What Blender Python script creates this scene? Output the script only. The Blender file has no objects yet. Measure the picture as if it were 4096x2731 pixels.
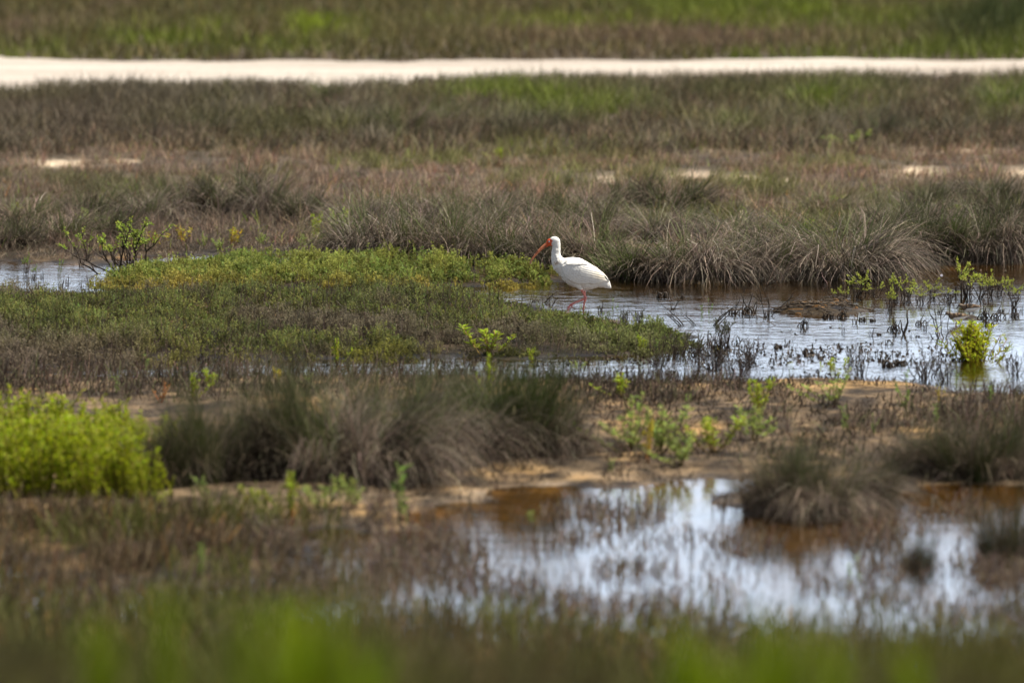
import bpy, math, random
import numpy as np
from mathutils import Vector, Matrix
R = np.random.default_rng(7)
random.seed(7)
C = bpy.context.scene.collection
PI = math.pi

# ------------------------------------------------------------------ camera map
H = 4.5
FX = 6850.0
PH = math.atan(651/6850)
cp, sp = math.cos(PH), math.sin(PH)

def proj(X, Y, Z=0.0):
    dep = Y*cp-(Z-H)*sp
    yc = Y*sp+(Z-H)*cp
    return 2048+4*FX*X/dep, 1365.5-4*FX*yc/dep

def unproj(px, py, z=0.0):
    a = (px-2048)/(4*FX); b = -(py-1365.5)/(4*FX)
    dy = cp+b*sp; dz = -sp+b*cp
    t = (z-H)/dz
    return a*t, dy*t

# ------------------------------------------------------------------ noise
def _hash(ix, iy, seed):
    h = (ix.astype(np.int64)*374761393 + iy.astype(np.int64)*668265263 + seed*2147483647) & 0x7fffffff
    h = ((h ^ (h >> 13))*1274126177) & 0x7fffffff
    h = (h ^ (h >> 16)) & 0xffffff
    return h/float(0xffffff)

def vnoise(x, y, seed=0):
    x = np.asarray(x, float); y = np.asarray(y, float)
    ix = np.floor(x); iy = np.floor(y)
    fx = x-ix; fy = y-iy
    fx = fx*fx*(3-2*fx); fy = fy*fy*(3-2*fy)
    a = _hash(ix, iy, seed); b = _hash(ix+1, iy, seed)
    c = _hash(ix, iy+1, seed); d = _hash(ix+1, iy+1, seed)
    return (a*(1-fx)+b*fx)*(1-fy)+(c*(1-fx)+d*fx)*fy

def fbm(x, y, seed=0, o=4):
    s = 0; a = 1; t = 0
    for i in range(o):
        s = s+a*vnoise(x*2**i, y*2**i, seed+i*17); t += a; a *= .55
    return s/t

def sst(a, b, x):
    t = np.clip((x-a)/(b-a), 0, 1)
    return t*t*(3-2*t)

# ------------------------------------------------------------------ water outlines (ground plan)
def plan(pts):
    return np.array([unproj(*p) for p in pts])

POOL_MAIN = plan([(1640,1150),(2000,1142),(2250,1128),(2400,1112),(2700,1118),(3000,1120),(3300,1104),(3500,1088),(3700,1072),
    (4200,1060),(5200,1060),(5400,1570),(4200,1572),(3900,1560),(3600,1530),(3300,1516),(3000,1522),(2700,1516),(2400,1530),
    (2100,1508),(1500,1496),(900,1494),(300,1496),(100,1484),(500,1452),(1000,1440),(1500,1432),(2100,1438),(2560,1418),
    (2760,1385),(2800,1350),(2700,1322),(2560,1290),(2350,1256),(2150,1222),(1950,1200),(1780,1176)])
POOL_LEFT = plan([(-900,1050),(100,1046),(420,1056),(640,1075),(520,1110),(540,1160),(400,1190),(200,1186),(-900,1180)])
STRIP = plan([(380,1030),(800,1022),(1100,1020),(1400,1030),(1350,1046),(800,1048),(420,1058)])
POOL_NEAR = plan([(1350,2150),(1560,2080),(1700,2030),(1950,1995),(2250,1955),(2500,1925),(2760,1935),(2880,2010),(3000,2055),(3500,2060),(3620,1975),
    (3800,1950),(4400,1930),(5400,2000),(5600,2660),(4300,2700),(3000,2640),(2200,2620),(1500,2560),(700,2470),(800,2330),(1180,2300),(1250,2220)])
POOL_CORNER = plan([(-900,2200),(40,2230),(160,2300),(170,2430),(60,2520),(-900,2560)])
POOLS = [POOL_MAIN, POOL_LEFT, STRIP, POOL_NEAR, POOL_CORNER]

def sdist(poly, X, Y):
    """positive inside, metres (depth squeezed so that a far shore reads evenly)"""
    shp = X.shape
    x = X.ravel(); y = Y.ravel()
    n = len(poly)
    best = np.full(x.shape, 1e9); inside = np.zeros(x.shape, bool)
    for i in range(n):
        ax, ay = poly[i]; bx, by = poly[(i+1) % n]
        ex, ey = bx-ax, by-ay
        t = np.clip(((x-ax)*ex+(y-ay)*ey)/(ex*ex+ey*ey+1e-12), 0, 1)
        d = np.hypot(x-ax-t*ex, y-ay-t*ey)
        best = np.minimum(best, d)
        if abs(ey) > 1e-12:
            cr = ((ay > y) != (by > y)) & (x < ex*(y-ay)/ey+ax)
            inside ^= cr
    return np.where(inside, best, -best).reshape(shp)

def waterdist(X, Y):
    w = np.full(np.shape(X), -1e3)
    for p in POOLS:
        w = np.maximum(w, sdist(p, X, Y))
    n = (fbm(X*1.6, Y*.9, 3, 4)-.5)*(.55+.8*sst(41, 38, Y))
    return w+n

ROAD_N = lambda X: 77.7+.26*X+.4*np.sin(X*.35+1)+.2*np.sin(X*1.1)
ROAD_F = lambda X: 82.0-.03*X+.3*np.sin(X*.3)

def ground_z(X, Y):
    X = np.asarray(X, float); Y = np.asarray(Y, float)
    w = waterdist(X, Y)
    z = np.where(w > 0, -.085*sst(0, .9, w)-.012*sst(0, .1, w), .028*sst(0, .8, -w)+.008*sst(0, .12, -w))
    z = z+(fbm(X*2.2, Y*2.2, 11, 3)-.5)*.022+(fbm(X*9, Y*9, 12, 2)-.5)*.012
    z = z+sst(30.5, 14, Y)*1.9
    z = z+sst(57, 70, Y)*.03
    # islet and the two little mud heaps
    for (cx, cy, rx, ry, h) in [(3290,1243,.40,.36,.042),(3340,1234,.17,.22,.055),(2850,1126,.13,.22,.045),(2770,1128,.16,.2,.03),(3150,1114,.10,.2,.045)]:
        a, b = unproj(cx, cy)
        q = ((X-a)/rx)**2+((Y-b)/ry)**2
        z = np.maximum(z, -.09+(h+.09+.03*(fbm(X*14, Y*8, 5, 3)-.5))*np.exp(-q**1.5*.7)) if h else z
    return z

def gz1(x, y): return float(ground_z(np.array([x]), np.array([y]))[0])

def place(px, py, water=False):
    z = 0.0
    for _ in range(3):
        x, y = unproj(px, py, z)
        z = gz1(x, y)
        if water: z = max(z, 0) if z > 0 else 0.0
    return x, y, z

# ------------------------------------------------------------------ materials
def mat(name):
    m = bpy.data.materials.new(name); m.use_nodes = True
    nt = m.node_tree; nt.nodes.clear()
    return m, nt.nodes, nt.links

def leafmat(name, trans=.3, rough=.55, spec=.3):
    m, N, L = mat(name)
    at = N.new('ShaderNodeAttribute'); at.attribute_name = 'Col'
    p = N.new('ShaderNodeBsdfPrincipled'); p.inputs['Roughness'].default_value = rough
    p.inputs['Specular IOR Level'].default_value = spec
    t = N.new('ShaderNodeBsdfTranslucent'); mx = N.new('ShaderNodeMixShader'); mx.inputs[0].default_value = trans
    o = N.new('ShaderNodeOutputMaterial')
    L.new(at.outputs['Color'], p.inputs['Base Color']); L.new(at.outputs['Color'], t.inputs['Color'])
    L.new(p.outputs[0], mx.inputs[1]); L.new(t.outputs[0], mx.inputs[2]); L.new(mx.outputs[0], o.inputs[0])
    return m

M_grass = leafmat('dry_grass', .22, .6, .08)
M_leaf = leafmat('green_leaf', .45, .5, .12)
M_stem = leafmat('dark_stem', 0, .6, .15)

def noise_node(N, L, co, scale, detail=5, rough=.6):
    n = N.new('ShaderNodeTexNoise'); n.inputs['Scale'].default_value = scale
    n.inputs['Detail'].default_value = detail; n.inputs['Roughness'].default_value = rough
    L.new(co, n.inputs['Vector']); return n

def ramp(N, L, src, stops):
    r = N.new('ShaderNodeValToRGB'); e = r.color_ramp.elements
    while len(e) < len(stops): e.new(.5)
    for k, (p, c) in enumerate(stops):
        e[k].position = p; e[k].color = (*c, 1) if len(c) == 3 else c
    L.new(src, r.inputs[0]); return r

def ground_material():
    m, N, L = mat('mud_and_sand')
    tc = N.new('ShaderNodeTexCoord'); co = tc.outputs['Object']
    at = N.new('ShaderNodeAttribute'); at.attribute_name = 'Col'
    n1 = noise_node(N, L, co, 6, 6, .65); n2 = noise_node(N, L, co, 45, 4, .7)
    r1 = ramp(N, L, n1.outputs[0], [(.36, (.30,.27,.24)), (.50, (.95,.95,.95)), (.68, (1.3,1.22,1.1))])
    r2 = ramp(N, L, n2.outputs[0], [(.38, (.42,.38,.34)), (.55, (1,1,1))])
    a = N.new('ShaderNodeMix'); a.data_type = 'RGBA'; a.blend_type = 'MULTIPLY'; a.inputs[0].default_value = 1
    b = N.new('ShaderNodeMix'); b.data_type = 'RGBA'; b.blend_type = 'MULTIPLY'; b.inputs[0].default_value = 1
    L.new(at.outputs['Color'], a.inputs[6]); L.new(r1.outputs[0], a.inputs[7])
    L.new(a.outputs[2], b.inputs[6]); L.new(r2.outputs[0], b.inputs[7])
    p = N.new('ShaderNodeBsdfPrincipled'); p.inputs['Specular IOR Level'].default_value = .4
    p.inputs['Specular IOR Level'].default_value = .2
    L.new(b.outputs[2], p.inputs['Base Color'])
    rr = N.new('ShaderNodeMapRange'); rr.inputs[3].default_value = .95; rr.inputs[4].default_value = .45
    L.new(at.outputs['Alpha'], rr.inputs[0]); L.new(rr.outputs[0], p.inputs['Roughness'])
    bp = N.new('ShaderNodeBump'); bp.inputs['Strength'].default_value = .7; bp.inputs['Distance'].default_value = .02
    ad = N.new('ShaderNodeMath'); L.new(n1.outputs[0], ad.inputs[0]); L.new(n2.outputs[0], ad.inputs[1])
    L.new(ad.outputs[0], bp.inputs['Height']); L.new(bp.outputs[0], p.inputs['Normal'])
    o = N.new('ShaderNodeOutputMaterial'); L.new(p.outputs[0], o.inputs[0])
    return m

def water_material():
    m, N, L = mat('shallow_water')
    tc = N.new('ShaderNodeTexCoord'); co = tc.outputs['Object']
    mp = N.new('ShaderNodeMapping'); mp.inputs['Rotation'].default_value = (0,0,.25); mp.inputs['Scale'].default_value = (.8,1.25,1)
    L.new(co, mp.inputs[0])
    n1 = noise_node(N, L, mp.outputs[0], 11, 2, .5)
    n2 = noise_node(N, L, mp.outputs[0], 3.2, 2, .5)
    w = noise_node(N, L, co, .35, 3, .5)       # wind patches
    wr = ramp(N, L, w.outputs[0], [(.35, (.35,.35,.35)), (.6, (1,1,1))])
    ad = N.new('ShaderNodeMath'); ad.operation = 'MULTIPLY_ADD'; ad.inputs[1].default_value = 1.6
    L.new(n2.outputs[0], ad.inputs[0]); L.new(n1.outputs[0], ad.inputs[2])
    # the nearer pool lies still behind its bank
    sx = N.new('ShaderNodeSeparateXYZ'); L.new(co, sx.inputs[0])
    cal = N.new('ShaderNodeMapRange'); cal.inputs[1].default_value = 39; cal.inputs[2].default_value = 44
    cal.inputs[3].default_value = .35; cal.inputs[4].default_value = 1
    L.new(sx.outputs['Y'], cal.inputs[0])
    st = N.new('ShaderNodeMath'); st.operation = 'MULTIPLY'
    L.new(wr.outputs[0], st.inputs[0]); L.new(cal.outputs[0], st.inputs[1])
    bp = N.new('ShaderNodeBump'); bp.inputs['Distance'].default_value = .0062
    L.new(st.outputs[0], bp.inputs['Strength']); L.new(ad.outputs[0], bp.inputs['Height'])
    fr = N.new('ShaderNodeFresnel'); fr.inputs['IOR'].default_value = 1.33
    L.new(bp.outputs[0], fr.inputs['Normal'])
    gl = N.new('ShaderNodeBsdfGlossy'); gl.inputs['Roughness'].default_value = .03; gl.inputs['Color'].default_value = (1,1,1,1)
    L.new(bp.outputs[0], gl.inputs['Normal'])
    tr = N.new('ShaderNodeBsdfTransparent'); tr.inputs['Color'].default_value = (.80,.66,.38,1)
    mx = N.new('ShaderNodeMixShader'); L.new(fr.outputs[0], mx.inputs[0]); L.new(tr.outputs[0], mx.inputs[1]); L.new(gl.outputs[0], mx.inputs[2])
    o = N.new('ShaderNodeOutputMaterial'); L.new(mx.outputs[0], o.inputs[0])
    return m

def road_material():
    m, N, L = mat('white_road_sand')
    tc = N.new('ShaderNodeTexCoord'); co = tc.outputs['Object']
    mp = N.new('ShaderNodeMapping'); mp.inputs['Scale'].default_value = (.10,1.6,1); L.new(co, mp.inputs[0])
    n1 = noise_node(N, L, mp.outputs[0], 1.3, 5, .6); n2 = noise_node(N, L, co, 8, 4, .6)
    r = ramp(N, L, n1.outputs[0], [(.3, (.22,.175,.14)), (.48, (.38,.325,.275)), (.7, (.48,.435,.385))])
    r2 = ramp(N, L, n2.outputs[0], [(.3, (.8,.78,.75)), (.55, (1,1,1))])
    b = N.new('ShaderNodeMix'); b.data_type = 'RGBA'; b.blend_type = 'MULTIPLY'; b.inputs[0].default_value = 1
    L.new(r.outputs[0], b.inputs[6]); L.new(r2.outputs[0], b.inputs[7])
    p = N.new('ShaderNodeBsdfPrincipled'); p.inputs['Roughness'].default_value = .9
    L.new(b.outputs[2], p.inputs['Base Color'])
    o = N.new('ShaderNodeOutputMaterial'); L.new(p.outputs[0], o.inputs[0])
    return m

# ------------------------------------------------------------------ mesh helpers
def quads_mesh(name, V, F, col=None, material=None, smooth=False):
    me = bpy.data.meshes.new(name)
    V = np.ascontiguousarray(V, np.float32); F = np.ascontiguousarray(F, np.int32)
    k = F.shape[1]
    me.vertices.add(len(V)); me.vertices.foreach_set('co', V.ravel())
    me.loops.add(F.size); me.loops.foreach_set('vertex_index', F.ravel())
    me.polygons.add(len(F)); me.polygons.foreach_set('loop_start', np.arange(0, F.size, k, dtype=np.int32))
    if smooth: me.polygons.foreach_set('use_smooth', np.ones(len(F), bool))
    me.update(calc_edges=True)
    if col is not None:
        if col.shape[1] == 3: col = np.hstack([col, np.ones((len(col), 1))])
        a = me.color_attributes.new('Col', 'FLOAT_COLOR', 'POINT')
        a.data.foreach_set('color', np.ascontiguousarray(col, np.float32).ravel())
    if material: me.materials.append(material)
    return me

def blades(root, az, L, lean, curl, w, col, S=2, tipw=.12, twist=None, tipcol=None):
    """curved tapering strips; returns V,F,Cc"""
    n = len(root); T = np.linspace(0, 1, S+1)
    if twist is None: twist = R.uniform(0, PI, n)
    drift = R.normal(0, .55, n)
    P = np.zeros((n, S+1, 3)); P[:, 0] = root
    for i in range(S):
        a_ = az+drift*(i+.5)/S+R.normal(0, .12, n); hx, hy = np.cos(a_), np.sin(a_)
        th = lean+curl*((i+.5)/S)+R.normal(0, .07, n)
        d = np.stack([np.sin(th)*hx, np.sin(th)*hy, np.cos(th)], 1)
        P[:, i+1] = P[:, i]+d*(L/S)[:, None]
    wd = np.stack([np.cos(twist), np.sin(twist), np.zeros(n)], 1)
    prof = (1-T)**.7*(1-tipw)+tipw
    off = wd[:, None, :]*(w[:, None]*prof[None, :]*.5)[:, :, None]
    V = np.stack([P-off, P+off], 2).reshape(-1, 3)
    base = (np.arange(n)*(S+1)*2)[:, None]+(np.arange(S)*2)[None, :]
    F = np.stack([base, base+1, base+3, base+2], -1).reshape(-1, 4)
    Cc = np.repeat(col[:, None, :], (S+1)*2, 1)
    if tipcol is not None:
        tt = np.repeat(T, 2)[None, :, None]
        Cc = Cc*(1-tt)+tipcol[:, None, :]*tt
    return V, F, Cc.reshape(-1, 3)

def leaves(pos, d, L, w, col, width_dir=None):
    """flat pointed leaves as rhombi with a fold"""
    n = len(pos)
    d = d/np.linalg.norm(d, axis=1)[:, None]
    if width_dir is None:
        r = R.normal(size=(n, 3)); width_dir = np.cross(d, r)
    width_dir = width_dir/(np.linalg.norm(width_dir, axis=1)[:, None]+1e-9)
    m = pos+d*(L*.5)[:, None]
    V = np.stack([pos, m-width_dir*(w*.5)[:, None], pos+d*L[:, None], m+width_dir*(w*.5)[:, None]], 1).reshape(-1, 3)
    F = (np.arange(n)*4)[:, None]+np.arange(4)[None, :]
    return V, F, np.repeat(col, 4, 0)

def joinm(parts):
    Vs, Fs, Cs = [], [], []; o = 0
    for V, F, c in parts:
        Vs.append(V); Fs.append(F+o); Cs.append(c); o += len(V)
    return np.vstack(Vs), np.vstack(Fs), np.vstack(Cs)

def tubes(paths, sides=4):
    """paths: list of (pts (k,3), radii (k,), colour)"""
    Vs, Fs, Cs = [], [], []; o = 0
    for pts, rad, col in paths:
        pts = np.asarray(pts, float); k = len(pts)
        tg = np.gradient(pts, axis=0); tg /= np.linalg.norm(tg, axis=1)[:, None]+1e-9
        ref = np.array([.3, .9, .2]); a = np.cross(tg, ref); a /= np.linalg.norm(a, axis=1)[:, None]+1e-9
        b = np.cross(tg, a)
        an = np.arange(sides)*2*PI/sides
        ring = a[:, None, :]*np.cos(an)[None, :, None]+b[:, None, :]*np.sin(an)[None, :, None]
        V = (pts[:, None, :]+ring*np.asarray(rad, float)[:, None, None]).reshape(-1, 3)
        i = np.arange(k-1)[:, None]*sides; j = np.arange(sides)[None, :]; jn = (j+1) % sides
        F = np.stack([i+j, i+jn, i+sides+jn, i+sides+j], -1).reshape(-1, 4)
        Vs.append(V); Fs.append(F+o); Cs.append(np.tile(np.asarray(col, float), (len(V), 1))); o += len(V)
        if sides == 4:
            Fs.append(np.array([[0,1,2,3]])+o-4); Fs.append(np.array([[3,2,1,0]])+o-len(V))
    return np.vstack(Vs), np.vstack(Fs), np.vstack(Cs)

def link(name, me, parent=None):
    o = bpy.data.objects.new(name, me); C.objects.link(o)
    if parent: o.parent = parent
    return o

def tag(o, label=None, cat=None, group=None, kind=None):
    if label: o['label'] = label
    if cat: o['category'] = cat
    if group: o['group'] = group
    if kind: o['kind'] = kind
    return o

def thing(name, label, cat, loc, parts, group=None, rz=0, sc=(1,1,1)):
    e = bpy.data.objects.new(name, None); C.objects.link(e)
    e.empty_display_size = .1
    e.location = loc; e.rotation_euler = (0, 0, rz); e.scale = sc
    tag(e, label, cat, group)
    for pn, me in parts:
        o = bpy.data.objects.new(pn, me); C.objects.link(o); o.parent = e
    return e

def jit(c, n, a=.25, hue=.08):
    c = np.asarray(c, float)
    k = R.uniform(1-a, 1+a, (n, 1))
    return np.clip(c[None, :]*k*(1+R.normal(0, hue, (n, 3))), .004, 1)

BROWN = (.235,.180,.140); GREY = (.30,.262,.215); OLIVE = (.120,.125,.045); GREEN = (.115,.185,.030)
YGREEN = (.30,.36,.035); DKGREEN = (.060,.085,.028); PINKBR = (.27,.180,.125); DKBR = (.075,.058,.043); SAGE = (.17,.225,.075)

# ------------------------------------------------------------------ ground
def grid_axis(parts):
    out = []
    for a, b, s in parts: out.append(np.arange(a, b, s))
    return np.unique(np.round(np.concatenate(out), 4))
g1 = 60*1.35**np.arange(0, 13)
xs = np.concatenate([-(g1[::-1]), np.arange(-40, -12, 3.), np.arange(-12, -6, .4), np.arange(-6, 6, .06), np.arange(6, 12, .4), np.arange(12, 41, 3.), g1])
g2 = 125*1.3**np.arange(0, 13)
ys = np.concatenate([-(g1[::-1]), np.arange(-50, 15, 5.), np.arange(15, 30, .25), np.arange(30, 58, .07), np.arange(58, 72, .15), np.arange(72, 92, .25), np.arange(92, 125, 1.), g2])
GX, GY = np.meshgrid(xs, ys)
GZ = ground_z(GX, GY)
nx, ny = len(xs), len(ys)
ii = np.arange(ny-1)[:, None]*nx; jj = np.arange(nx-1)[None, :]
F = np.stack([ii+jj, ii+jj+1, ii+nx+jj+1, ii+nx+jj], -1).reshape(-1, 4)
V = np.stack([GX.ravel(), GY.ravel(), GZ.ravel()], 1)

ISLAND = plan([(440,1150),(480,1110),(640,1075),(900,1052),(1350,1050),(1700,1048),(1900,1060),(2150,1080),(2240,1112),(2230,1135),(2000,1150),(1800,1158),(1500,1168),(900,1180),(500,1190)])
SPIT = plan([(-900,1190),(0,1186),(400,1198),(520,1190),(900,1178),(1500,1166),(1800,1172),(2080,1216),(2200,1268),(2330,1298),(2480,1310),(2680,1335),(2790,1355),(2740,1398),(2560,1424),(2100,1440),(1400,1446),(700,1470),(300,1490),(-900,1500)])

def blob(PX, PY, cx, cy, sx, sy):
    return np.exp(-(((PX-cx)/sx)**2+((PY-cy)/sy)**2))

SAND = [(250,655,110,14),(490,648,60,8),(2750,700,110,14),(3120,725,60,10),(3670,690,90,20),(3820,600,130,16),(4080,690,60,16),(2430,715,60,14),(2960,712,60,10),(3100,560,60,9)]
def sandmask(PX, PY):
    s = 0
    for c in SAND: s = s+blob(PX, PY, *c)
    return np.clip(s, 0, 1)

def ground_colour(X, Y):
    PX, PY = proj(X, Y, ground_z(X, Y))
    PX = np.where(Y > 5, PX, 2048); PY = np.where(Y > 5, PY, 2731)
    n = fbm(X*1.3, Y*.7, 21, 4)[..., None]; n2 = fbm(X*5, Y*3, 22, 3)[..., None]
    mud = np.array([.15,.105,.062]); ochre = np.array([.29,.185,.080]); pale = np.array([.40,.31,.22]); dark = np.array([.07,.050,.034])
    c = mud+(ochre-mud)*sst(.45, .7, n)
    n9 = fbm(X*9, Y*4, 23, 3)[..., None]
    c = c+(dark-c)*sst(.54, .40, n2)*.8
    c = c*(.45+1.1*sst(.3, .7, n9))
    pm = np.clip(blob(PX, PY, 1900, 1960, 900, 60)+blob(PX, PY, 2500, 1990, 500, 40)+blob(PX, PY, 2350, 1760, 160, 60)*.7+blob(PX, PY, 300, 2000, 400, 30), 0, 1)[..., None]
    c = c+(pale-c)*pm*sst(.42, .68, n2)*.8
    w = waterdist(X, Y)[..., None]
    far = sst(54, 58, Y)[..., None]
    fc = np.array([.05,.04,.03])+(np.array([.13,.10,.07])-np.array([.05,.04,.03]))*n
    c = c+(fc-c)*far
    s = sandmask(PX, PY)[..., None]
    c = c+(np.array([.68,.56,.42])-c)*np.clip(s*1.3, 0, 1)*far
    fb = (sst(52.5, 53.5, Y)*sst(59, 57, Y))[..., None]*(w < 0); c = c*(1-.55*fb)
    wet = sst(-.35, .0, w)
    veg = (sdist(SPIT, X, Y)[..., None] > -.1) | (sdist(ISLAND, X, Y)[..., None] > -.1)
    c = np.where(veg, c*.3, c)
    ism = (blob(PX, PY, 3290, 1236, 330, 60)+blob(PX, PY, 2820, 1122, 150, 20)+blob(PX, PY, 3150, 1110, 90, 20))[..., None]; c = c+(np.array([.085,.066,.045])*(.4+1.2*n2)-c)*np.clip(ism*1.6, 0, .92)
    c = c*(1-.35*wet)
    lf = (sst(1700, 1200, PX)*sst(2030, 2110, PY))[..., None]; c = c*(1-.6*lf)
    nb = sst(31, 28, Y)[..., None]
    c = c+(np.array([.10,.085,.05])-c)*nb
    bed = np.array([.105,.066,.016])*(1-.55*sst(43, 45, Y)[..., None]); c = c+(bed-c)*sst(.03, .3, w)     # tannin stained bed
    return np.concatenate([np.clip(c, .01, 1), np.clip(wet, 0, 1)], -1)

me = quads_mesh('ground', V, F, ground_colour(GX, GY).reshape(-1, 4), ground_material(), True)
tag(link('ground', me), kind='structure')

# road: a raised strip of white sand
rx = np.concatenate([np.arange(-400, -14, 12.), np.arange(-14, 14, .12), np.arange(14, 400, 12.)])
tt = np.linspace(0, 1, 40)
RX, RT = np.meshgrid(rx, tt)
edge_n = (fbm(rx*2.5, rx*0+3, 31, 4)-.5)*1.5; edge_f = (fbm(rx*1.5, rx*0+9, 32, 4)-.5)*1.3
edge_f = edge_f+sst(-4.2, -6.5, rx)*1.4
edge_n = edge_n*1.0
RYn = ROAD_N(np.clip(RX, -20, 20))+edge_n[None, :]; RYf = ROAD_F(np.clip(RX, -20, 20))+edge_f[None, :]
RY = RYn+(RYf-RYn)*RT
bul = np.minimum(1, np.minimum(RT, 1-RT)*8)
RZ = ground_z(RX, RY)*.0+.075+.03*bul+.008*np.sin(RT*PI*5)
RZ = np.where((RT == 0) | (RT == 1), .02, RZ)
nx2 = len(rx); ii = np.arange(39)[:, None]*nx2; jj = np.arange(nx2-1)[None, :]
F2 = np.stack([ii+jj, ii+jj+1, ii+nx2+jj+1, ii+nx2+jj], -1).reshape(-1, 4)
tag(link('road', quads_mesh('road', np.stack([RX.ravel(), RY.ravel(), RZ.ravel()], 1), F2, None, road_material(), True)), kind='structure')

# water sheets
WM = water_material()
def water_sheet(name, x0, x1, y0, y1):
    V = np.array([[x0,y0,0],[x1,y0,0],[x1,y1,0],[x0,y1,0]], float)
    tag(link(name, quads_mesh(name, V, np.array([[0,1,2,3]]), None, WM)), kind='structure')
water_sheet('water', -40, 40, 30.6, 56.6)

# ------------------------------------------------------------------ scatter of uncountable cover
_zx = np.linspace(-11, 11, 260); _zy = np.linspace(14, 125, 900)
_ZG = ground_z(*np.meshgrid(_zx, _zy))
def approx_z(X, Y):
    fx = np.clip((X+11)/22*259, 0, 258.99); fy = np.clip((Y-14)/111*899, 0, 898.99)
    ix = fx.astype(int); iy = fy.astype(int); fx = fx-ix; fy = fy-iy
    return (_ZG[iy, ix]*(1-fx)+_ZG[iy, ix+1]*fx)*(1-fy)+(_ZG[iy+1, ix]*(1-fx)+_ZG[iy+1, ix+1]*fx)*fy

def scatter(dens, y0, y1, xm=.088, mask=None):
    """random roots inside the wedge the picture could see, plus a margin"""
    A = (y1-y0)*(y0+y1)*xm
    n = int(dens*A)
    Y = np.sqrt(R.uniform(y0*y0, y1*y1, n))
    X = R.uniform(-1, 1, n)*Y*xm
    PX, PY = proj(X, Y, approx_z(X, Y))
    if mask is not None:
        k = R.random(n) < mask(X, Y, PX, PY)
        X, Y, PX, PY = X[k], Y[k], PX[k], PY[k]
    return X, Y, PX, PY

def clumped(X, Y, per, rad):
    """gather roots into little clumps; returns X, Y, distance ratio, one random number per clump"""
    n = len(X); k = max(1, n//per); idx = R.integers(0, k, n)
    cx, cy = X[:k], Y[:k]
    sz = R.uniform(.5, 1.5, k)[idx]
    dx = R.normal(0, 1, n)*rad*sz; dy = R.normal(0, 1, n)*rad*sz
    d = np.hypot(dx, dy)/(rad*sz)
    return cx[idx]+dx, cy[idx]+dy, d, R.random(k)[idx]

def mixcol(base, target, k):
    return base+(np.asarray(target)[None, :]-base)*np.clip(k, 0, 1)[:, None]

def roots(X, Y): return np.stack([X, Y, ground_z(X, Y)-.01], 1)

def stuff(name, label, V, F, c, m):
    return tag(link(name, quads_mesh(name, V, F, c, m)), label, None, None, 'stuff')

def prevail(n, s=.9):
    """blades lean every way, a little more to the right with the wind"""
    return np.arctan2(R.normal(0, s, n), R.normal(.35, s, n))

# --- beyond the road
def far_grass():
    X, Y, PX, PY = scatter(95, 81, 122, .085, lambda X, Y, PX, PY: (Y > ROAD_F(X)+.15+.9*fbm(X*1.5, X*0, 32, 3)*0)*1.)
    n = len(X)
    nz = fbm(X*.35, Y*.22, 41, 4); n3 = fbm(X*.9, Y*.4, 43, 3)
    c = jit((.14,.12,.05), n, .3)
    c = mixcol(c, (.17,.12,.08), sst(.5, .62, n3)*.7)
    c = mixcol(c, (.135,.165,.028), sst(.48, .62, nz)*.9)
    gb = blob(PX, PY, 900, 150, 420, 45)+blob(PX, PY, 1250, 120, 200, 30)*.8+blob(PX, PY, 3300, 110, 500, 40)*.9+blob(PX, PY, 2350, 120, 500, 40)*.7
    c = mixcol(c, (.20,.26,.016), gb*sst(.3, .55, n3))
    rb = blob(PX, PY, 2500, 165, 900, 25)*.8+blob(PX, PY, 3200, 180, 700, 25)*.6+blob(PX, PY, 60, 140, 200, 16)
    c = mixcol(c, (.23,.155,.105), rb*.85)
    dk = blob(PX, PY, 3850, 150, 230, 60)+blob(PX, PY, 4050, 110, 150, 60)
    c = mixcol(c, (.055,.068,.022), dk*.9)
    L = R.uniform(.15, .34, n)*(.7+.7*nz)*(1+.8*np.clip(dk, 0, 1))
    near = sst(87, 82.5, Y); L = L*(1-.35*near)
    return blades(roots(X, Y), prevail(n), L, R.uniform(0, .5, n), R.uniform(.1, .9, n), R.uniform(.018, .034, n), c, 2)
stuff('grass_beyond_road', 'mottled green and brown grassland beyond the white sand road', *far_grass(), M_grass)

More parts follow.
